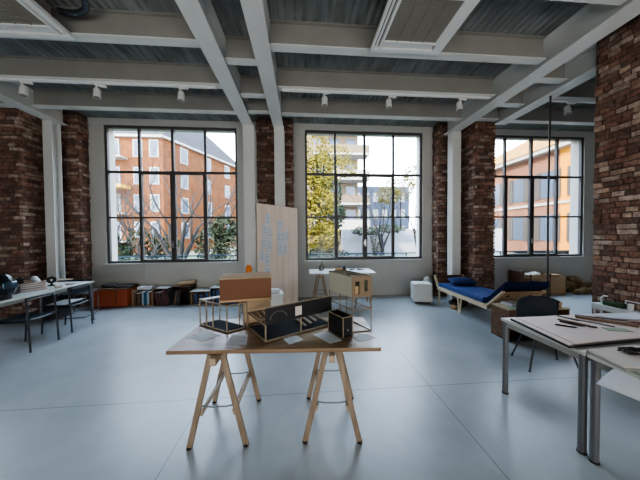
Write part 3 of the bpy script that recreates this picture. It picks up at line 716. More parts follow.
# ------------------------------------------------------------------ left tables, chairs, objects
def office_table(name, label, x0, x1, y0, y1, h, top='table_grey', legr=.024, inset=.07):
    cx, cy = (x0 + x1) / 2, (y0 + y1) / 2; w, d = (x1 - x0) / 2, (y1 - y0) / 2
    t = thing(name, label, 'table', (cx, cy, 0))
    MB().bb(-w, w, -d, d, h - .026, h).build('tabletop', top, t, bevel=.004)
    f = MB(); i = inset; z0, z1 = h - .075, h - .0265
    f.bb(-w + i, w - i, -d + i, -d + i + .025, z0, z1); f.bb(-w + i, w - i, d - i - .025, d - i, z0, z1); f.bb(-w + i, -w + i + .025, -d + i, d - i, z0, z1); f.bb(w - i - .025, w - i, -d + i, d - i, z0, z1)
    f.build('apron', 'table_edge', t)
    for sx_ in (-1, 1):
        for sy in (-1, 1):
            xx, yy = sx_ * (w - .03), sy * (d - .03)
            MB().tube([(xx, yy, .012), (xx, yy, h - .027)], legr, 16).build('leg', 'grey_metal', t, smooth=True)
            MB().tube([(xx, yy, 0), (xx, yy, .0118)], legr + .004, 16).build('foot', 'dark', t.children[-1])
    return t
office_table('office_desk', 'long pale grey desk along the left wall with helmet and books', -4.94, -3.98, 3.395, 4.93, .74, inset=.03, legr=.022)
office_table('office_desk', 'second pale grey desk butted against the near end of the left desk', -4.94, -3.98, 1.85, 3.385, .74, inset=.03, legr=.022)

def arm_chair(label, loc, rz, back=True):
    # local: sitter faces -x ; back towards +x
    t = thing('desk_chair', label, 'chair', loc, rz, 'black chairs at the left desk')
    hw = .205; r = .0115
    for s in (-1, 1):
        MB().tube([(.23, s * hw, 0), (.21, s * hw, .45), (.19, s * (hw - .005), .70), (.17, s * (hw - .03), .745)], r, 8).build('rear_leg', 'black_metal', t, smooth=True)
        MB().tube([(-.22, s * hw, 0), (-.19, s * hw, .44)], r, 8).build('front_leg', 'black_metal', t, smooth=True)
        MB().tube([(-.20, s * hw, .425), (.212, s * hw, .425)], r * .9, 8).build('side_rail', 'black_metal', t)
    s_ = MB(); s_.grid(lambda a, b: (-.22 + .43 * a, (-.2 + .4 * b), .455 - .02 * math.sin(a * PI) - .012 * math.sin(b * PI)), 8, 8)
    s_.build('seat', 'black_metal', t, solid=.022, smooth=True)
    b_ = MB(); b_.tube([(.185, -hw + .012, .742), (.205, -hw * .5, .748), (.212, 0, .75), (.205, hw * .5, .748), (.185, hw - .012, .742)], .013, 8)
    b_.build('top_rail', 'black_metal', t, smooth=True)
    if not back: return t
    b_ = MB(); b_.grid(lambda a, b: (.19 + .02 * math.sin(b * PI), -hw + .02 + (2 * hw - .04) * b, .63 + .1 * a), 4, 8); b_.build('backrest', 'black_metal', t, solid=.008, smooth=True)
    return t
ch = arm_chair('black metal chair nearest the camera at the left desk', (-3.99, 3.78, 0), rd(3), False)
c2 = arm_chair('black metal chair with a white sheet on its seat at the left desk', (-4.06, 4.47, 0), rd(2))
single(MB().grid(lambda a, b: (-.15 + .3 * a, -.19 + .38 * b, .004 * math.sin(a * 5 + b * 3)), 6, 6), 'paper_pad', 'paper', 'white sheet of paper lying on the farther black chair', 'paper', (-4.08, 4.47, .474), rd(4), solid=.004)
# sled chair behind end of desk
t = thing('cantilever_chair', 'dark sled-base chair behind the far end of the left desk', 'chair', (-4.50, 5.20, 0), rd(-80))
hw = .21
for s in (-1, 1):
    MB().tube([(.18, s * hw, .76), (.2, s * hw, .47), (-.2, s * hw, .45), (-.2, s * hw, .03), (-.17, s * hw, .012), (.2, s * hw, .012)], .010, 8).build('side_tube', 'grey_metal', t, smooth=True)
MB().tube([(.2, -hw, .012), (.2, hw, .012)], .010, 8).build('floor_bar', 'grey_metal', t)
MB().box((0, 0, .47), (.40, .40, .02)).build('seat', 'black_metal', t, bevel=.008)
MB().box((.185, 0, .66), (.014, .42, .2)).build('backrest', 'black_metal', t, bevel=.006)
single(MB().box((0, 0, .012), (.4, .26, .02)), 'drawing_board', 'pine_y', 'pale wooden board resting at the far end of the left desk', 'board', (-4.86, 5.13, .7255), rd(4), bevel=.003)
t = thing('side_cupboard', 'low pale cupboard behind the far end of the left desk', 'cupboard', (-4.74, 5.14, 0), rd(4))
MB().bb(-.3, .02, -.12, .14, .0, .725).build('cupboard_body', 'darkbox', t, bevel=.004)

# helmet / glossy black lamp on desk
t = thing('motorcycle_helmet', 'glossy black motorcycle helmet at the near end of the left desk', 'helmet', (-4.16, 3.60, .741), rd(20)); t.scale = (1.0, 1.0, 1.3)
mb = MB(); n_, m_ = 24, 14
def hel(a, b):
    th = a * 2 * PI; ph = b * PI * .5 * 1.35
    r = .165 * math.sin(min(ph + .0, PI * .98)) if b > 0 else 0.0001
    return (r * math.cos(th) * 1.12, r * math.sin(th) * .95, .14 + .15 * math.cos(ph))
mb.grid(hel, n_, m_); o = mb.build('shell', 'black_gloss', t, smooth=True)
mb = MB(); mb.grid(lambda a, b: ((.195) * math.cos(rd(-50 + 100 * a)) * (1 - .06 * b), .168 * math.sin(rd(-50 + 100 * a)) * (1 - .06 * b), .12 + .07 * b), 16, 4); mb.build('visor', mat('dark_blue_visor', (.05, .09, .13), .08, metal=.5), t, solid=.004, smooth=True)
MB().tube([(0, 0, .0), (0, 0, .055)], .13, 24).build('neck_roll', 'dark', t)
# books etc.
bstack = [(.30, .22, .040, 'book_pink', 3, 'bottom dusty pink book of the stack on the left desk'), (.29, .21, .034, 'book_red', -4, 'maroon book second from the bottom of the desk stack'), (.28, .21, .03, 'book_pink', 5, 'faded pink book third in the desk stack'), (.27, .20, .026, 'book_brown', 0, 'brown book on top of the desk stack')]
z = .7405
def book(label, loc, rz, w, d, h, m, upright=False):
    t = thing('book', label, 'book', loc, rz)
    MB().bb(-w / 2 + .004, w / 2 - .003, -d / 2 + .004, d / 2 - .004, .003, h - .003).build('page_block', 'paper_warm', t)
    mb = MB(); mb.bb(-w / 2, w / 2, -d / 2, d / 2, 0, .003); mb.bb(-w / 2, w / 2, -d / 2, d / 2, h - .003, h); mb.bb(-w / 2, -w / 2 + .003, -d / 2, d / 2, .003, h - .003) if not upright else mb.bb(-w / 2, w / 2, -d / 2, -d / 2 + .003, .003, h - .003)
    mb.build('cover', m, t); return t
for (w, d, h, m_, a, l) in bstack:
    book(l, (-4.36, 4.20, z), rd(60 + a), w, d, h, m_); z += h + .0005
t = thing('black_box', 'matt black box between the helmet and the books', 'box', (-4.40, 3.93, .7405), rd(8))
MB().bb(-.11, .11, -.06, .06, 0, .10).build('box_body', 'dark', t, bevel=.004); MB().bb(-.113, .113, -.063, .063, .1002, .115).build('lid', 'darkbox', t, bevel=.003)
t = thing('camera', 'black camera lying on the book stack', 'camera', (-4.42, 4.10, z), rd(-20))
MB().bb(-.065, .065, -.025, .025, 0, .075).build('camera_body', 'dark', t, bevel=.006); MB().tube([(0, -.026, .038), (0, -.08, .038)], .03, 16).build('camera_lens', 'black_gloss', t); MB().bb(-.02, .02, -.02, .02, .0755, .095).build('viewfinder', 'dark', t)
random.seed(5)
def lump(label, loc, s, m, name, cat, group=None, seed=1, amp=.18, rz=0):
    bm = bmesh.new(); bmesh.ops.create_icosphere(bm, subdivisions=3, radius=1)
    rnd = random.Random(seed); ks = [(Vector((rnd.uniform(-1, 1), rnd.uniform(-1, 1), rnd.uniform(-1, 1))) * 3, rnd.uniform(0, 6)) for _ in range(6)]
    for v in bm.verts:
        k = 1 + amp * sum(math.sin(v.co.dot(a) + b) for a, b in ks) / 3
        v.co = Vector((v.co.x * s[0] * k, v.co.y * s[1] * k, max(v.co.z * k, -.75) * s[2] + s[2] * .75))
    me = bpy.data.meshes.new(name); bm.to_mesh(me); bm.free(); me.materials.append(M[m])
    for p in me.polygons: p.use_smooth = True
    o = bpy.data.objects.new(name, me); COL.objects.link(o); o.location = loc; o.rotation_euler = (0, 0, rz); return tag(o, label, cat, group)
lump('crumpled white paper beside the camera on the books', (-4.27, 4.20, z), (.05, .045, .045), 'paper', 'crumpled_paper', 'paper', seed=4, amp=.5)
lump('small crumpled yellowish paper at the edge of the books', (-4.09, 4.38, .7405), (.05, .045, .035), 'paper_warm', 'crumpled_paper', 'paper', seed=8, amp=.5)
t = thing('desk_fan', 'small round black desk fan near the column on the left desk', 'fan', (-4.38, 4.55, .7405), rd(-47))
MB().lathe([(.05, 0), (.055, .008), (.03, .02), (.012, .03), (.012, .06)], 18).build('stand', 'dark', t, smooth=True)
MB().tube([(-.03, 0, .105), (-.01, 0, .105), (.02, 0, .105), (.03, 0, .105)], [.035, .06, .06, .03], 22).build('fan_housing', 'dark', t)
MB().tube([(.0301, 0, .105), (.036, 0, .105)], .015, 16).build('fan_hub', 'white_dull', t)
single(MB().box((0, 0, .006), (.12, .08, .01)), 'notebook', 'book_pink', 'little pink notebook beside the desk fan', 'notebook', (-4.17, 4.66, .741), rd(30))

# ------------------------------------------------------------------ storage along back wall under left window
t = thing('storage_chest', 'red-brown lacquered chest on the floor below the leftmost window', 'chest', (-4.27, 5.90, 0), 0)
MB().bb(-.41, .34, -.2, .2, .02, .40).build('chest_body', 'redbrown', t, bevel=.006)
MB().bb(-.42, .35, -.21, .21, .4005, .425).build('lid', 'brown_wood', t, bevel=.004)
MB().bb(.10, .12, -.212, -.2005, .05, .38).build('edge_strip', 'brown_wood', t)
lump('dark cloth bag on top of the red-brown chest, left side', (-4.42, 5.88, .4255), (.16, .1, .05), 'darkbox', 'cloth_bag', 'bag', seed=11)
single(MB().box((0, 0, .02), (.36, .26, .04)), 'dark_folder', 'darkbox', 'dark folder on top of the red-brown chest, right side', 'folder', (-4.08, 5.9, .426), rd(3), bevel=.005)
def crate(label, cx, w, h, m, dpt=.36, cy=5.93, tilt=0, lid=False, shelf=False):
    t = thing('storage_crate', label, 'crate', (cx, cy, 0), rd(tilt), 'crates below the leftmost window')
    a, d, th = w / 2, dpt / 2, .012
    mb = MB(); mb.bb(-a, -a + th, -d, d, 0, h); mb.bb(a - th, a, -d, d, 0, h); mb.bb(-a + th, a - th, d - th, d, 0, h); mb.bb(-a + th, a - th, -d, d - th, 0, th)
    mb.build('crate_body', m, t)
    if lid: MB().bb(-a - .01, a + .01, -d - .01, d + .01, h + .001, h + .018).build('top_board', 'white_dull' if lid == 1 else 'brown_wood', t)
    return t
def upright_books(cx, w, hs, cy, z0, tag_, ms, lean=0):
    x = cx - w / 2 + .02; i = 0
    while x < cx + w / 2 - .03:
        th = random.uniform(.025, .045); h = random.uniform(*hs); m_ = ms[i % len(ms)]
        nm = {'book_blue': 'blue', 'book_white': 'white', 'book_brown': 'brown', 'book_teal': 'teal', 'darkbox': 'black', 'book_red': 'maroon', 'kraft_light': 'tan'}[m_]
        t = thing('binder', '%s binder, %s from left in %s' % (nm, ['first', 'second', 'third', 'fourth', 'fifth', 'sixth', 'seventh', 'eighth', 'ninth', 'tenth', 'eleventh', 'twelfth'][i], tag_), 'binder', (x, cy, z0 + .001), 0)
        R_ = Euler((0, rd(random.uniform(-2, 2) if not lean else lean), 0)).to_matrix()
        MB().box((th / 2, -.02, h / 2 + .002), (th * .92, .22, h), R_).build('cover', m_, t)
        MB().box((th / 2, -.01, h / 2 + .003), (th * .7, .215, h), R_).build('page_block', 'paper_warm', t)
        x += th + .004; i += 1
random.seed(9)
crate('open crate of white and teal binders right of the red-brown chest', -3.64, .44, .36, 'kraft_light')
upright_books(-3.64, .40, (.28, .34), 5.88, .012, 'the first crate', ['book_brown', 'darkbox', 'book_brown', 'darkbox', 'book_white', 'book_blue', 'book_teal', 'book_white'])
single(MB().box((0, 0, .03), (.30, .22, .06)), 'paper_stack', 'paper', 'stack of white paper lying on the crate beside the red-brown chest', 'paper', (-3.66, 5.96, .3605), rd(4), bevel=.003)
crate('dark crate with maroon and black binders, second from the red-brown chest', -3.20, .38, .36, 'darkbox', lid=False)
upright_books(-3.20, .34, (.26, .32), 5.88, .012, 'the dark crate', ['book_red', 'darkbox', 'book_red', 'darkbox'], lean=-9)
single(MB().box((0, 0, .02), (.26, .2, .03)), 'paper_stack', 'paper', 'thin pile of white paper on the dark crate', 'paper', (-3.26, 5.96, .361), rd(-4))
crate('tall dark crate with a slanted lid board, third from the red-brown chest', -2.79, .40, .42, 'darkbox', lid=2)
upright_books(-2.88, .18, (.28, .33), 5.88, .012, 'the tall dark crate', ['darkbox', 'book_brown', 'darkbox'], lean=8)
single(MB().box((0, 0, .03), (.34, .24, .05), Euler((0, rd(-5), 0)).to_matrix()), 'flat_package', 'kraft_light', 'brown flat package on top of the tall dark crate', 'package', (-2.72, 5.93, .458), rd(6))
crate('low wide open crate with white top board below the left window', -2.36, .42, .30, 'kraft_light', lid=1)
upright_books(-2.36, .36, (.2, .26), 5.88, .012, 'the low crate with white top board', ['darkbox', 'book_blue', 'darkbox'])
crate('blue crate with white top board partly behind the frame model', -1.92, .42, .37, 'book_blue', lid=1)
upright_books(-1.92, .36, (.28, .33), 5.88, .012, 'the blue crate', ['book_blue', 'darkbox', 'book_blue'])
crate('blue crate beside the white column, behind the cardboard box', -1.50, .38, .36, 'book_blue', lid=2)

# ------------------------------------------------------------------ white pouf, daybed
t = thing('cube_stool', 'white rounded cube stool on a dark plinth left of the daybed', 'stool', (2.80, 5.42, 0), rd(-14))
MB().bb(-.21, .21, -.18, .18, .035, .465).build('cube_body', 'white_dull', t, bevel=.035)
MB().bb(-.16, .16, -.13, .13, 0, .034).build('plinth', 'dark', t)

t = thing('daybed', 'birch daybed with blue mattress and raised foot end beside the brick piers', 'bed', (3.15, 3.85, 0), 0)
Wb = .72; Lb = 1.50
for x in (0, Wb - .03): MB().bb(x, x + .03, 0, Lb, .30, .38).build('side_rail', 'birch', t, bevel=.003)
for k, y in enumerate((.02, Lb - .05)): MB().bb(.031, Wb - .031, y, y + .03, .30, .37).build('cross_rail', 'birch', t)
mb = MB()
for k in range(10): y = .1 + k * (Lb - .24) / 9; mb.bb(.031, Wb - .031, y, y + .06, .355, .37)
mb.build('slats', 'birch', t)
for x in (.015, Wb - .015):
    for yv in (.72,):
        MB().bar((x, yv - .045, .298), (x, yv - .0, .0), .022, .022, (1, 0, 0)).build('v_leg', 'birch', t); MB().bar((x, yv + .06, .298), (x, yv + .015, 0), .022, .022, (1, 0, 0)).build('v_leg', 'birch', t)
    MB().bar((x, Lb - .06, .298), (x, Lb - .06, 0), .03, .03, (1, 0, 0)).build('leg', 'birch', t)
# foot flap
for x in (0, Wb - .03): MB().bar((x + .015, .01, .36), (x + .015, -.33, .68), .03, .05, (1, 0, 0)).build('foot_rail', 'birch', t)
fm = MB()
def flp(x0, x1, s0, s1, off=0.0, th=.014):
    a = Vector((0, 0.0, .365)); d = Vector((0, -.34, .315)); n_ = Vector((0, -.315, -.34)).normalized()
    vs = []
    for o_ in (off, off + th):
        for s in (s0, s1):
            for x in (x0, x1):
                p = a + d * s + n_ * o_; vs.append((x, p.y, p.z))
    fm.add(vs, [(0, 1, 3, 2), (4, 6, 7, 5), (0, 4, 5, 1), (2, 3, 7, 6), (0, 2, 6, 4), (1, 5, 7, 3)])
flp(.031, Wb - .031, .0, .62); flp(.031, Wb - .031, .80, 1.0); flp(.031, .12, .62, .80); flp(.20, .50, .62, .80); flp(.58, Wb - .031, .62, .80)
fm.build('foot_board', 'kraft_light', t)  # darker than the birch rails: shadow-side tone put into the colour
for x in (0, Wb - .03): MB().bar((x + .015, Lb - .02, .36), (x + .015, Lb + .13, .62), .03, .05, (1, 0, 0)).build('head_rail', 'birch', t)
MB().add([(.03, Lb - .0, .37), (Wb - .03, Lb, .37), (Wb - .03, Lb + .13, .61), (.03, Lb + .13, .61), (.03, Lb + .02, .37), (Wb - .03, Lb + .02, .37), (Wb - .03, Lb + .15, .61), (.03, Lb + .15, .61)], [(0, 1, 2, 3), (4, 5, 6, 7), (0, 1, 5, 4), (3, 2, 6, 7), (0, 3, 7, 4), (1, 2, 6, 5)]).build('head_board', 'brown_wood', t)
m_ = thing('mattress', 'long blue mattress folded up over the foot end of the daybed', 'mattress', (3.15, 3.85, 0))
prof = [(Lb - .03, .385), (.75, .385), (.02, .385), (-.32, .705)]
def thick(y, z): return z + .085
mb = MB()
def matt(x0, x1, y_a, y_b):
    pass
def extr(pl, th, x0, x1, wav=0):
    vs = []; n_ = len(pl)
    nx = 8
    for i in range(nx + 1):
        x = x0 + (x1 - x0) * i / nx
        for (y, z) in pl: vs.append((x, y, z))
        for (y, z) in pl: vs.append((x, y + (-.0), z + th + (wav * math.sin(i * 1.6) if z > .6 else .0)))
    fs = []
    for i in range(nx):
        for k in range(n_ - 1):
            a = i * 2 * n_ + k; b = (i + 1) * 2 * n_ + k
            fs.append((a, a + 1, b + 1, b)); fs.append((a + n_, b + n_, b + n_ + 1, a + n_ + 1))
        a = i * 2 * n_; b = (i + 1) * 2 * n_
        fs.append((a, b, b + n_, a + n_)); fs.append((a + n_ - 1, a + 2 * n_ - 1, b + 2 * n_ - 1, b + n_ - 1))
    for i in (0, nx):
        a = i * 2 * n_
        for k in range(n_ - 1): fs.append((a + k, a + k + 1, a + n_ + k + 1, a + n_ + k))
    mb.add(vs, fs)
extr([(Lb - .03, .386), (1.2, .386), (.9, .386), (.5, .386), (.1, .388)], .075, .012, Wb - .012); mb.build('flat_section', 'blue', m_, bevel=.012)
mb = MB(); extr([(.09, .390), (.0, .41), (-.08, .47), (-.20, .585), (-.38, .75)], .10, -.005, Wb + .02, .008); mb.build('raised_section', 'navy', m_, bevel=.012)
# pillow
def pillow(label, loc, rz, s, m, rx=0):
    mb = MB()
    def pf(sg):
        def fn(a, b):
            e = (max(0, math.sin(a * PI)) ** .45) * (max(0, math.sin(b * PI)) ** .45)
            return ((a - .5) * s[0], (b - .5) * s[1], s[2] / 2 + sg * e * s[2] / 2)
        return fn
    mb.grid(pf(1), 14, 14); mb.grid(pf(-1), 14, 14)
    bm = mb
    o = bm.build('pillow', m, smooth=True); o.location = loc; o.rotation_euler = (rx, 0, rz); return tag(o, label, 'pillow')
pillow('deep blue pillow at the head of the daybed', (3.56, 5.08, .472), rd(-12), (.52, .34, .15), 'blue_pillow', rd(8))
t = lump('black bag lying under the head of the daybed', (3.45, 5.05, 0.001), (.22, .14, .09), 'darkbox', 'bag', 'bag', seed=21)
lump('tan shoe-sized bundle under the head of the daybed', (3.22, 4.84, 0.001), (.08, .06, .05), 'kraft_light', 'bundle', 'bundle', seed=22)
lump('crumpled grey plastic bag on the floor behind the daybed head', (3.18, 5.85, 0.001), (.11, .10, .30), 'white_dull', 'plastic_bag', 'bag', seed=23, amp=.25)

# ------------------------------------------------------------------ wooden cabinet and navy chair, right
t = thing('low_cabinet', 'low open brown wooden cabinet behind the navy chair', 'cabinet', (3.50, 3.43, 0), rd(-2))
a, d, h = .47, .17, .46
MB().bb(-a, -a + .018, -d, d, 0.02, h).build('side_panel', 'brown_wood', t); MB().bb(a - .018, a, -d, d, .02, h).build('side_panel', 'brown_wood', t)
MB().bb(-a + .0182, a - .0182, d - .012, d, .02, h).build('back_panel', 'brown_wood', t); MB().bb(-a + .0182, a - .0182, -d, d - .0122, .22, .236).build('shelf', 'brown_wood', t)
MB().bb(-a - .006, a + .006, -d - .006, d + .006, h + .0005, h + .02).build('top', wood('light_oak_top', (.40, .30, .19), (.5, .40, .28), 0), t, bevel=.002)
MB().bb(-a, a, -d, d, 0, .0195).build('plinth', 'dark', t)
zc = h + .021
single(MB().box((0, 0, .02), (.22, .18, .04)), 'paper_stack', 'paper', 'stack of pale blue-white paper on the low wooden cabinet', 'paper', (3.28, 3.50, zc), rd(10))
single(MB().box((0, 0, .025), (.16, .12, .05)), 'grey_tin', 'book_teal', 'small grey-blue tin on the low wooden cabinet', 'tin', (3.47, 3.40, zc), rd(-8), bevel=.004)
single(MB().box((0, 0, .002), (.2, .14, .004)), 'paper_sheet', 'green_paper', 'grey-green sheet at the near edge of the low cabinet', 'paper', (3.18, 3.33, zc), rd(12))
lump('orange-brown bundle at the right end of the low cabinet', (3.87, 3.36, zc), (.09, .08, .05), 'kraft_light', 'bundle', 'bundle', seed=31)

t = thing('shell_chair', 'dark navy shell chair on thin black legs behind the drawing table', 'chair', (2.91, 2.65, 0), rd(-18))
sh = MB()
def shell(a, b):
    x = (a - .5); wv = .46
    if b < .5:
        q = b / .5; y = -.24 + .42 * q; z = .45 + .012 - .03 * math.sin(q * PI) + .03 * (abs(x) * 2) ** 3
        return (x * wv + .02, y, z)
    q = (b - .5) / .5; ang_ = q
    y = .18 + .10 * math.sin(q * PI * .5) + 0.03 * q - .05 * (abs(x) * 2) ** 2 * q; z = .462 + .30 * q ** 1.15 + .01
    if q > .8: z -= .05 * ((abs(x) * 2) ** 4) * (q - .8) / .2
    return (x * wv + .02 + .06 * q, y, z)
sh.grid(shell, 14, 20); sh.build('shell', 'chair_shell', t, solid=.014, smooth=True)
for sx_, sy in ((-1, -1), (1, -1), (-1, 1), (1, 1)):
    MB().tube([(sx_ * .14, sy * .10, .44), (sx_ * .245, sy * .19 + .0, 0.008)], [.011, .009], 8).build('leg', 'black_metal', t, smooth=True)
    MB().tube([(sx_ * .245, sy * .19, 0), (sx_ * .245, sy * .19, .0078)], .014, 8).build('foot', 'dark', t.children[-1])
mb = MB(); mb.bb(-.15, .15, -.11, -.09, .425, .44); mb.bb(-.15, .15, .09, .11, .425, .44); mb.build('under_frame', 'black_metal', t)

# ------------------------------------------------------------------ drawing tables right
office_table('drawing_table', 'pale grey metal-legged table with the open portfolio at the right', 1.995, 3.75, 1.535, 2.255, .75, inset=.02, legr=.024)
office_table('drawing_table', 'second pale grey table in front of the portfolio table', 1.995, 3.75, .80, 1.520, .75, inset=.02, legr=.024)
Zt = .7505
t = thing('portfolio', 'large open pinkish portfolio with black edges on the right-hand table', 'portfolio', (0, 0, 0))
P = [(2.035, 2.185), (1.955, 1.60), (2.75, 1.66), (3.55, 1.72), (3.55, 2.22), (2.6, 2.215)]
t.location = (2.6, 1.9, Zt)
def rel(pl, cx=2.6, cy=1.9): return [(x - cx, y - cy) for x, y in pl]
MB().prism(rel(P), 0, .016).build('cover', 'dark', t)
MB().prism(rel([(2.10, 2.175), (2.03, 1.622), (2.75, 1.682), (3.53, 1.74), (3.53, 2.20), (2.6, 2.20)]), .0162, .024).build('inner_sheet', 'pink_board', t)
MB().prism(rel([(2.045, 2.178), (1.965, 1.612), (2.018, 1.622), (2.092, 2.175)]), .0162, .021).build('spine_flap', 'pink_board', t)
Zp = Zt + .0245
def pen(label, a, b, r, m, name='pen', cat='pen', tip='dark'):
    a = Vector((*a, 0)); b = Vector((*b, 0)); c = a
    t = thing(name, label, cat, (a.x, a.y, Zp + r))
    d = b - a
    MB().tube([(0, 0, 0), tuple(d * .85)], r, 8).build('barrel', m, t, smooth=True)
    MB().tube([tuple(d * .8505), tuple(d)], [r * .9, r * .25], 8).build('tip', tip, t)
pen('short black pen at the left of the tools on the portfolio', (2.26, 1.965), (2.37, 1.87), .007, 'dark')
pen('slim dark pen behind the short black pen', (2.38, 2.03), (2.46, 1.89), .007, 'black_metal')
def flat(label, a, b, w, h, m, name, cat, zz=None):
    a = Vector(a); b = Vector(b); c = (a + b) / 2; L_ = (b - a).length; an = math.atan2((b - a).y, (b - a).x)
    single(MB().box((0, 0, h / 2), (L_, w, h)), name, m, label, cat, (c.x, c.y, (zz or Zp) + .0005), an, bevel=min(w, h) * .2)
flat('brown wooden brush tray strip among the tools on the portfolio', (2.42, 2.08), (2.52, 1.90), .03, .012, 'brown_wood', 'wooden_strip', 'strip')
flat('long brown wooden profile across the portfolio', (2.66, 2.13), (2.93, 1.86), .055, .02, 'brown_wood', 'wooden_profile', 'strip')
flat('dark metal ruler beside the long wooden profile', (2.56, 2.12), (2.72, 1.87), .03, .004, 'black_metal', 'ruler', 'ruler')
flat('thin black ruler behind the tools', (2.74, 2.19), (3.02, 1.98), .025, .004, 'dark', 'ruler', 'ruler')
flat('red-brown pencil case at the right of the tools', (2.95, 1.93), (3.12, 1.80), .05, .022, 'book_red', 'pencil_case', 'case')
flat('green-grey cutting template in front of the wooden profile', (2.58, 1.84), (2.74, 1.79), .07, .004, 'green_paper', 'template', 'template')
flat('small black eraser block on the portfolio', (2.50, 1.90), (2.545, 1.87), .02, .01, 'dark', 'eraser', 'eraser')
pen('grey pencil beyond the brown strip', (2.52, 2.17), (2.58, 2.02), .006, 'grey_metal', 'pencil', 'pencil')
printed('large white sheet at the rear right of the portfolio', [(2.95, 2.05), (3.45, 1.90), (3.5, 2.17), (2.9, 2.19)], Zp + .006, 5)
# second folder
t = thing('drawing_pad', 'pale drawing pad with grey cover in front of the portfolio', 'pad', (2.35, 1.42, Zt))
P = [(2.02, 1.545), (1.965, 1.30), (2.7, 1.18), (2.9, 1.50), (2.4, 1.575)]
MB().prism(rel(P, 2.35, 1.42), 0, .012).build('backing', 'table_edge', t)
MB().prism(rel([(2.03, 1.54), (1.98, 1.315), (2.68, 1.20), (2.88, 1.49), (2.4, 1.565)], 2.35, 1.42), .0122, .019).build('pages', 'paper_warm', t)
t = MB(); pts = []
for k in range(60):
    a = k * .62; pts.append((.09 * math.cos(a) * (1 + .2 * math.sin(k * .31)), .04 * math.sin(a) * (1 + .3 * math.cos(k * .5)), .008 + .010 * (1 + math.sin(k * 1.7))))
pts.append((.13, -.03, .008)); t.tube(pts, .005, 6)
single(t, 'black_cable', 'dark', 'tangled black cable lying on the pale drawing pad', 'cable', (2.29, 1.44, Zt + .0195), rd(-25), smooth=True)
sheet('sage green sheet under the near side of the drawing pad', [(1.99, 1.285), (1.965, 1.18), (2.6, 1.0), (2.7, 1.16)], Zt + .0005, 'green_paper')
mb = MB()
def hang(a, b):
    # a along table edge (y from 1.29 down to .85), b outward from the table
    y = 1.34 - .60 * a + .02 * b; s = b
    x = 2.20 - .36 * s + .10 * a * b
    z = .7535 + (-.002 if s < .4 else -.14 * ((s - .4) / .6) ** 1.6) + .012 * math.sin(a * 4) * s
    return (x - 1.9, y - 1.1, z - .75)
mb.grid(hang, 12, 14); single(mb, 'hanging_sheet', 'paper', 'large white sheet curling over the near table edge at the lower right', 'paper', (1.94, 1.12, .765), solid=.002, smooth=True)

# ------------------------------------------------------------------ white bench at right pillar
t = thing('white_bench', 'low white metal bench with tubular rail against the large brick pier', 'bench', (4.235, 2.73, 0))
MB().bb(-.08, .07, -.42, .40, .52, .60).build('bench_top', 'white_dull', t, bevel=.01)
for y in (-.38, .36):
    MB().bb(-.07, -.05, y, y + .02, 0, .5195).build('leg', 'white_dull', t); MB().bb(.04, .06, y, y + .02, 0, .5195).build('leg', 'white_dull', t)
MB().tube([(-.0, .33, .601), (-.0, .34, .68), (-.0, .31, .71), (0, .27, .715)], .012, 8).build('hook_tube', 'white_plastic', t, smooth=True)
MB().tube([(.03, .10, .601), (.03, .10, .70), (.03, -.42, .70)], .010, 8).build('rail', 'white_plastic', t, smooth=True)
single(MB().box((0, 0, .03), (.09, .2, .06)), 'green_tray', 'green_plastic', 'dark green tray on the white bench', 'tray', (4.20, 2.90, .6005), bevel=.01)
single(MB().lathe([(.025, 0), (.028, .07), (.025, .08)], 14), 'white_jar', 'white_plastic', 'small white jar on the bench beside the green tray', 'jar', (4.20, 2.74, .6005))

# ------------------------------------------------------------------ boxes & sacks under right window
t = thing('wooden_crate', 'brown wooden crate against the wall below the right window', 'crate', (6.10, 5.88, 0))
mb = MB(); a, d = .30, .2
for k in range(4): mb.bb(-a, a, -d, -d + .012, .02 + k * .13, .13 + k * .13)
for k in range(4): mb.bb(-a, a, d - .012, d, .02 + k * .13, .13 + k * .13)
for k in range(4): mb.bb(-a, -a + .012, -d + .013, d - .013, .02 + k * .13, .13 + k * .13); mb.bb(a - .012, a, -d + .013, d - .013, .02 + k * .13, .13 + k * .13)
mb.build('slat_sides', 'kraft_light', t)
mb = MB()
for x in (-a + .03, a - .03): mb.bb(x - .02, x + .02, -d - .012, -d - .0005, 0, .55)
mb.bb(-a + .013, a - .013, -d + .013, d - .013, 0, .02); mb.build('corner_battens', 'brown_wood', t)
lump('crumpled white packing paper in the brown crate', (6.05, 5.86, .44), (.2, .13, .09), 'paper_warm', 'packing_paper', 'paper', seed=41, amp=.4)
t = thing('cardboard_carton', 'tan carton right of the brown crate below the right window', 'carton', (6.66, 5.92, 0))
MB().bb(-.23, .23, -.18, .18, 0, .44).build('carton_body', 'kraft_light', t, bevel=.004); MB().bb(-.03, .03, -.182, .182, .4402, .443).build('tape', 'kraft', t)
single(MB().box((0, 0, .03), (.38, .28, .05)), 'flat_package', 'kraft_light', 'flat tan package lying on the carton below the right window', 'package', (6.66, 5.92, .4465), rd(6), bevel=.003)
t = thing('dark_case', 'tall dark narrow case beside the brown crate', 'case', (5.68, 5.92, 0)); MB().bb(-.07, .07, -.16, .16, 0, .62).build('case_body', 'brown_wood', t, bevel=.01); MB().tube([(0, -.06, .621), (0, -.05, .65), (0, .05, .65), (0, .06, .621)], .008, 6).build('handle', 'dark', t)
random.seed(12)
lp = [(7.03, 5.95, .12, .13), (7.26, 5.93, .12, .16), (7.50, 5.95, .12, .14), (7.74, 5.94, .12, .13), (7.98, 5.94, .12, .13), (8.22, 5.93, .12, .14), (7.38, 5.70, .11, .10), (7.14, 5.68, .10, .08), (7.66, 5.70, .11, .09)]
for i, (x, y, s, h) in enumerate(lp):
    lump('rough brown sack in the low heap under the right window', (x, y, .001), (s, s * .85, h), 'burlap', 'small_sack', 'sack', 'brown sacks under the right window', seed=60 + i, amp=.3)
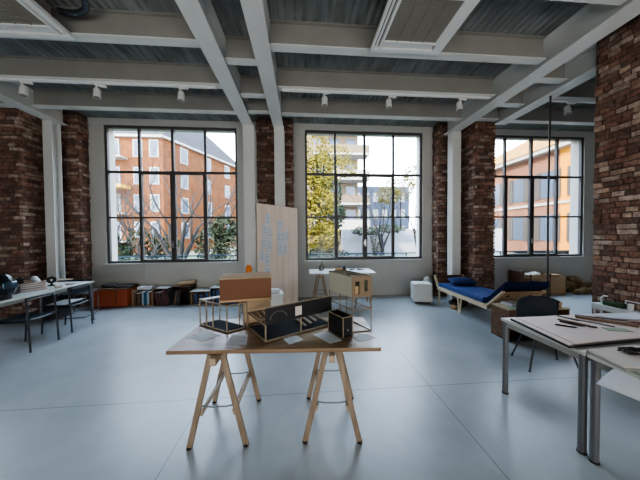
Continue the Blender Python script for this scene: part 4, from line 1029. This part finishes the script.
lump('rough brown sack lying on top of the heap under the right window', (7.38, 5.93, .235), (.13, .11, .11), 'burlap', 'small_sack', 'sack', seed=77, amp=.3)

# ------------------------------------------------------------------ outside
GZ = -.3
struct(MB().bb(-90, 90, YO + .01, 120, GZ - .3, GZ), 'ground', 'ext_ground')
t = thing('glass_balustrade', 'low glass balustrade with metal handrail outside the windows', 'balustrade', (0, 6.95, GZ))
MB().bb(-10.5, 11, 0, .012, .4, 1.32).build('glass_panel', 'glass_rail', t); MB().bb(-10.5, 11, -.02, .03, 1.3205, 1.355).build('handrail', 'ext_bluegrey', t)
mb = MB()
for k in range(15): x = -10.4 + k * 1.5; mb.bb(x, x + .04, -.02, -.0005, 0, 1.32)
mb.build('posts', 'ext_bluegrey', t)
o = t.children[-1]; o.name = 'support_post'; o['kind'] = 'stuff'

# building 1 (orange brick), corner at C, front facade towards camera, side recedes to right
t = thing('brick_apartment_block', 'orange brick apartment block with grey roof seen through the left window', 'building', (-15.2, 28, GZ))
H1 = 12.7
MB().prism([(-24, 0), (0, 0), (5.2, 13), (-18.8, 15)], 0, H1).build('wall', 'ext_brick', t)
MB().prism([(-24.3, -.35), (.2, -.35), (5.7, 13), (-18.8, 15.2)], H1 + .001, H1 + .25).build('cornice', 'ext_white', t)
mb = MB(); b = [(-24.3, -.35, H1 + .251), (.2, -.35, H1 + .251), (5.7, 13.2, H1 + .251), (-18.8, 15.2, H1 + .251), (-18, 6.5, H1 + 6.5), (-1.5, 6.5, H1 + 6.5)]
mb.add(b, [(0, 1, 5, 4), (1, 2, 5), (2, 3, 4, 5), (3, 0, 4), (0, 3, 2, 1)]); mb.build('roof', 'ext_roof', t)
for fl in range(4):
    zz = 1.6 + fl * 3.0
    for k, x in enumerate((-11.5, -9.4, -7.2, -5.0, -2.6, -.9)):
        f = MB(); f.bb(x - .5, x + .5, -.06, -.001, zz, zz + 1.9); fo = f.build('window_surround', 'ext_white', t)
        MB().bb(x - .36, x + .36, -.08, -.0605, zz + .12, zz + 1.78).build('window_glass', 'ext_glass', fo)
    for (x0, x1) in ((-6.2, -3.6), (-2.0, .1)):
        if (fl + int(x0)) % 1 == 0 and x0 < -3:
            bl = MB().bb(x0, x1, -1.2, -.09, zz - .35, zz - .2).build('balcony', 'ext_white', t)
            r_ = MB()
            for q in range(12): r_.bb(x0 + q * (x1 - x0 - .04) / 11, x0 + q * (x1 - x0 - .04) / 11 + .04, -1.2, -1.16, zz - .2, zz + .75)
            r_.bb(x0, x1, -1.21, -1.15, zz + .75, zz + .82); r_.build('railing', 'ext_bluegrey', bl)
    for k in range(3):
        s = .2 + k * .28; px, py = 5.2 * s, 13 * s
        n_ = Vector((13, -5.2, 0)).normalized(); d_ = Vector((5.2, 13, 0)).normalized(); R_ = Matrix((d_, n_, Vector((0, 0, 1)))).transposed()
        fo = MB().box(Vector((px, py, zz + .95)) + n_ * .03, (1.1, .06, 1.9), R_).build('window_surround', 'ext_white', t)
        MB().box(Vector((px, py, zz + .95)) + n_ * .08, (.8, .04, 1.6), R_).build('window_glass', 'ext_glass', fo)
MB().bb(-6.4, -3.4, -1.5, -.1, 7.0, 7.35).build('awning', 'ext_yellow', t)
# building behind at far left / distance
t = thing('distant_house', 'low pale house beyond the bare tree, right part of the left window', 'building', (-9.0, 48, GZ))
MB().bb(-3, 9, 0, 8, 0, 7.0).build('wall', 'ext_pink', t); MB().add([(-3.4, -.4, 7.01), (9.4, -.4, 7.01), (9.4, 8.4, 7.01), (-3.4, 8.4, 7.01), (-3, 4, 9), (9, 4, 9)], [(0, 1, 5, 4), (2, 3, 4, 5), (1, 2, 5), (3, 0, 4), (0, 3, 2, 1)]).build('roof', 'ext_tile', t)
for k in range(5):
    for fl in range(2): MB().bb(-2 + k * 2.2, -1 + k * 2.2, -.05, -.001, 1.4 + fl * 2.9, 3.0 + fl * 2.9).build('window_glass', 'ext_glass', t)
# building 2 beige with balconies (middle window)
t = thing('balcony_apartment_block', 'beige apartment block with long balconies seen through the middle window', 'building', (2.2, 25, GZ))
MB().bb(-1.5, 3.8, 0, 10, 0, 16).build('wall', 'ext_beige', t)
for fl in range(6):
    zz = 2.4 + fl * 2.45
    bl = MB().bb(-1.0, 4.6, -1.6, -.001, zz, zz + .18).build('balcony', 'ext_white', t)
    MB().bb(-1.0, 4.6, -1.6, -1.52, zz + .181, zz + .95).build('parapet', 'ext_beige' if fl % 2 else 'ext_white', bl)
    for x in (-.4, 1.3, 3.0):
        MB().bb(x - .5, x + .5, -.04, -.001, zz + .3, zz + 2.1).build('window_glass', 'ext_glass', t)
t = thing('blue_grey_block', 'distant blue-grey block of flats behind bare trees in the middle window', 'building', (11.5, 40, GZ))
MB().bb(-4.5, 7, 0, 10, 0, 10.0).build('wall', 'ext_bluegrey', t)
for fl in range(3):
    for k in range(7): MB().bb(-4 + k * 1.55, -3.1 + k * 1.55, -.05, -.001, 1.8 + fl * 2.8, 3.3 + fl * 2.8).build('window_glass', 'ext_white', t)
single(MB().bb(-4.2, 6, 0, .25, 0, 2.2), 'garden_wall', 'ext_wall', 'white garden wall behind the bare trees of the middle window', 'wall', (6.6, 14, GZ))
# building 3 (pink, right window)
t = thing('pink_stucco_building', 'sunlit pink stucco building with grey shutters outside the right window', 'building', (19.0, 9.0, GZ))
rt = rd(0)
He = 8.0; y_far = 18.0
MB().bb(0, 10, 7.3, y_far, 0, He).build('wall', 'ext_pink', t); MB().bb(-.02, 10, -3, 7.29, 0, He).build('wall', 'ext_sunlit_wall', t)  # near end of the same building, coloured as if in strong sun
MB().bb(-.7, 10.5, -3.4, y_far + .5, He + .001, He + .3).build('eave', 'ext_white', t)
MB().add([(-.8, -3.5, He + .301), (10.8, -3.5, He + .301), (10.8, y_far + .6, He + .301), (-.8, y_far + .6, He + .301), (5, 0, He + 3.8), (5, y_far - 4, He + 3.8)], [(0, 3, 5, 4), (3, 2, 5), (2, 1, 4, 5), (1, 0, 4), (0, 1, 2, 3)]).build('roof', 'ext_tile', t)
for fl in range(2):
    zz = 1.3 + fl * 3.3
    for k in range(8):
        y = -1.6 + k * 2.45
        w_ = MB().bb(-.05, -.001, y - .5, y + .5, zz, zz + 2.0).build('window_glass', 'ext_glass', t)
        for s in (-1, 1): MB().bb(-.10, -.0505, y + s * .76 - .24, y + s * .76 + .24, zz - .03, zz + 2.03).build('shutter', 'ext_shutter', w_)
MB().bb(-.12, -.001, -3, y_far, 4.05, 4.25).build('string_course', 'ext_white', t)

# trees
def bare_tree(label, loc, h, seed, r0=.13, spread=.5, levels=5, stems=1):
    rnd = random.Random(seed); mb = MB()
    def br(p, d, ln, r, lev):
        q = p; pts = [p]; rs = [r]
        for i in range(3):
            d = (d + Vector((rnd.uniform(-.16, .16), rnd.uniform(-.16, .16), rnd.uniform(-.02, .12)))).normalized(); q = q + d * ln / 3; pts.append(q); rs.append(r * (1 - .14 * (i + 1)))
        mb.tube(pts, rs, 5 if lev > 2 else 7, cap=False)
        if lev >= levels: return
        nb = 3
        for k in range(nb):
            a = rnd.uniform(0, 2 * PI); s = rnd.uniform(.35, 1.0) * spread * 1.6
            nd = (d + Vector((math.cos(a), math.sin(a), 0)) * s).normalized()
            st = pts[rnd.choice((2, 3, 3))]
            br(st, nd, ln * rnd.uniform(.62, .82), rs[-1] * rnd.uniform(.55, .75), lev + 1)
    t = thing('bare_tree', label, 'tree', loc)
    for s in range(stems):
        a = rnd.uniform(0, 2 * PI); d = Vector((math.cos(a) * .28 * (stems > 1), math.sin(a) * .28 * (stems > 1), 1)).normalized()
        br(Vector((0, 0, 0)), d, h * .34, r0, 0)
    mb.build('branches', 'bark', t)
    return t
def leaf_cloud(mb, c, s, n, ls, rnd):
    for _ in range(n):
        v = Vector((rnd.gauss(0, 1), rnd.gauss(0, 1), rnd.gauss(0, 1))); v = v.normalized() * rnd.uniform(.35, 1) ** .5
        p = Vector(c) + Vector((v.x * s[0], v.y * s[1], v.z * s[2]))
        a = Vector((rnd.uniform(-1, 1), rnd.uniform(-1, 1), rnd.uniform(-1, 1))).normalized(); b = a.orthogonal().normalized(); l = ls * rnd.uniform(.6, 1.4)
        mb.add([p - a * l, p + b * l * .5, p + a * l, p - b * l * .5], [(0, 1, 2, 3)])
def leafy(name, label, loc, blobs, m, seed, n=900, ls=.09, trunk=None):
    rnd = random.Random(seed); t = thing(name, label, 'tree' if trunk else 'shrub', loc)
    mb = MB()
    for (x, y, z, sx_, sy, sz) in blobs: leaf_cloud(mb, (x, y, z), (sx_, sy, sz), n, ls, rnd)
    o = mb.build('foliage', m, t)
    k = MB()
    if trunk:
        k.tube([(0, 0, 0), (.05, 0, trunk * .5), (0, .05, trunk)], [.16, .12, .06], 8)
    for (x, y, z, sx_, sy, sz) in blobs[::2]: k.tube([(0, 0, .1), (x * .5, y * .5, z * .6), (x, y, z)], [.06, .045, .015], 5)
    k.build('trunk' if trunk else 'stem', 'bark', t)
    return t
bare_tree('tall bare tree with many forking stems outside the left window', (-6.0, 12.2, GZ), 7.4, 3, .13, .62, 6, 4)
bare_tree('bare tree in front of the brick block, left half of the left window', (-11.0, 16.0, GZ), 6.4, 8, .12, .62, 6, 3)
bare_tree('low spreading bare tree close to the glass, centre of the left window', (-6.6, 10.6, GZ), 4.6, 41, .08, .7, 6, 3)
bare_tree('slender bare tree at the right edge of the left window', (-5.9, 18, GZ), 10.5, 12, .14, .5, 6, 2)
bare_tree('bare shrubby tree before the white wall in the middle window', (3.55, 10.0, GZ), 5.6, 5, .08, .5, 6, 3)
bare_tree('bare tree at the right edge of the middle window', (6.4, 12.4, GZ), 5.6, 17, .09, .55, 5, 3)
bare_tree('thin bare tree outside the left edge of the right window', (11.2, 14.2, GZ), 7.0, 23, .08, .5, 5, 2)
leafy('leafy_tree', 'yellow-green leafy tree at the left of the middle window', (.75, 11.2, GZ), [(-.2, 0, 5.9, .8, .8, 1.1), (.1, 0, 4.9, .8, .8, .9), (-.4, 0, 4.0, .7, .8, .9), (.25, 0, 3.4, .75, .7, .7), (-.3, 0, 2.6, .75, .8, .8), (.35, .1, 1.9, .7, .7, .7), (-.4, 0, 1.4, .6, .6, .7), (-.9, .2, 5.0, .5, .6, 1.2)], 'leaf_yellow', 31, 700, .085, trunk=5.5)
leafy('leafy_tree', 'dark green tree behind the yellow-green one in the middle window', (1.6, 13.2, GZ), [(0, 0, 4.2, .7, .7, 1.0), (.2, 0, 3.0, .7, .7, .9), (-.1, 0, 1.7, .7, .7, .9), (-.3, 0, 5.6, .5, .5, .9)], 'leaf_green', 32, 700, .09, trunk=4.5)
leafy('leafy_tree', 'golden tree before the balconies in the middle window', (3.0, 20, GZ), [(0, 0, 8.6, 1.3, .9, .8), (.6, 0, 7.4, 1.2, .9, .8), (-.8, 0, 6.4, 1.1, .9, .8)], 'leaf_yellow', 33, 350, .14, trunk=6.5)
leafy('leafy_tree', 'golden tree far behind at the right of the middle window', (14.0, 33, GZ), [(0, 0, 8.5, 2.4, 1.5, 1.8), (2, 0, 10.0, 1.8, 1.5, 1.8), (-1.8, 0, 7.4, 1.8, 1.5, 1.4)], 'leaf_yellow', 34, 500, .2, trunk=7.5)
leafy('green_shrub', 'green shrub at the lower left of the left window', (-9.3, 11.6, GZ), [(-.6, 0, 1.2, 1.0, .7, .9), (.5, 0, 1.0, .9, .7, .8), (0, .2, 1.9, .8, .6, .6)], 'leaf_green', 35, 900, .08)
leafy('green_shrub', 'pale olive shrub behind the first green shrub', (-7.8, 13.5, GZ), [(-.6, 0, 1.4, 1.0, .7, 1.0), (.6, 0, 1.1, .9, .7, .9)], 'leaf_pale', 36, 900, .08)
leafy('green_shrub', 'green shrub at the lower right of the left window', (-4.0, 12.0, GZ), [(-.3, 0, 1.4, .8, .7, 1.1), (.5, 0, 1.1, .8, .7, 1.0), (0.3, 0, 2.2, .6, .5, .7)], 'leaf_pale', 37, 900, .08)
leafy('green_shrub', 'dark green climber on the white garden wall', (4.3, 13.4, GZ), [(0, 0, 1.2, .35, .3, 1.1), (-.7, 0, 2.1, .8, .3, .3), (.8, 0, 2.2, .9, .3, .25)], 'leaf_pale', 38, 500, .07)
leafy('green_shrub', 'low green hedge plant at the lower left of the middle window', (.9, 9.3, GZ), [(-.3, 0, .8, .6, .5, .6), (.6, 0, .7, .6, .5, .6)], 'leaf_green', 39, 700, .07)

# ------------------------------------------------------------------ light
W = bpy.data.worlds.new('sky'); scene.world = W; W.use_nodes = True
N = W.node_tree.nodes; L = W.node_tree.links; N.clear()
out = N.new('ShaderNodeOutputWorld'); bg = N.new('ShaderNodeBackground'); tc = N.new('ShaderNodeTexCoord'); sp = N.new('ShaderNodeSeparateXYZ'); cr = N.new('ShaderNodeValToRGB')
L.new(tc.outputs['Generated'], sp.inputs[0]); L.new(sp.outputs[2], cr.inputs[0])
cr.color_ramp.elements[0].position = 0.0; cr.color_ramp.elements[0].color = (0.92, 0.95, 1.0, 1)
cr.color_ramp.elements[1].position = 0.6; cr.color_ramp.elements[1].color = (0.60, 0.76, 1.0, 1)
L.new(cr.outputs[0], bg.inputs[0]); bg.inputs[1].default_value = 7.5; L.new(bg.outputs[0], out.inputs[0])
sn = bpy.data.lights.new('sun', 'SUN'); sn.energy = 9.0; sn.angle = rd(1.0); sn.color = (1.0, 0.80, 0.55)
so = bpy.data.objects.new('sun', sn); COL.objects.link(so)
d = Vector((0.70, 0.50, -0.42)); so.rotation_euler = d.to_track_quat('-Z', 'Y').to_euler()

for (x, y, z, sx_, sy_, en, rx) in ((0.3, -3.6, 2.6, 9.0, 3.0, 22, 85), (0.3, -3.4, .8, 10.0, 2.0, 110, 130)):  # unseen fill lights added behind the camera to brighten ceiling and front faces
    al = bpy.data.lights.new('fill_light', 'AREA'); al.shape = 'RECTANGLE'; al.size = sx_; al.size_y = sy_; al.energy = en; al.color = (1.0, 0.96, 0.90)
    ao = bpy.data.objects.new('fill_light', al); COL.objects.link(ao); ao.location = (x, y, z); ao.rotation_euler = (rd(rx), 0, 0)

# ------------------------------------------------------------------ camera
cam = bpy.data.cameras.new('camera'); cam.sensor_width = 36; cam.lens = 36 * 240 / 640; cam.clip_start = .05; cam.clip_end = 300
co = bpy.data.objects.new('camera', cam); COL.objects.link(co); scene.camera = co
yaw, pit, rol = .0774, -.0218, .0077
f = Vector((math.sin(yaw) * math.cos(pit), math.cos(yaw) * math.cos(pit), math.sin(pit))); r = Vector((math.cos(yaw), -math.sin(yaw), 0)); u_ = r.cross(f)
r2 = r * math.cos(rol) - u_ * math.sin(rol); u2 = u_ * math.cos(rol) + r * math.sin(rol)
mw = Matrix((r2, u2, -f)).transposed().to_4x4(); mw.translation = Vector((0, 0, 1.6)); co.matrix_world = mw

scene.view_settings.view_transform = 'AgX'
scene.view_settings.look = 'AgX - Medium High Contrast'
scene.view_settings.exposure = 1.35
scene.cycles.max_bounces = 10; scene.cycles.diffuse_bounces = 6; scene.cycles.transparent_max_bounces = 12; scene.cycles.glossy_bounces = 4
scene.cycles.sample_clamp_indirect = 8
scene.cycles.caustics_reflective = False; scene.cycles.caustics_refractive = False
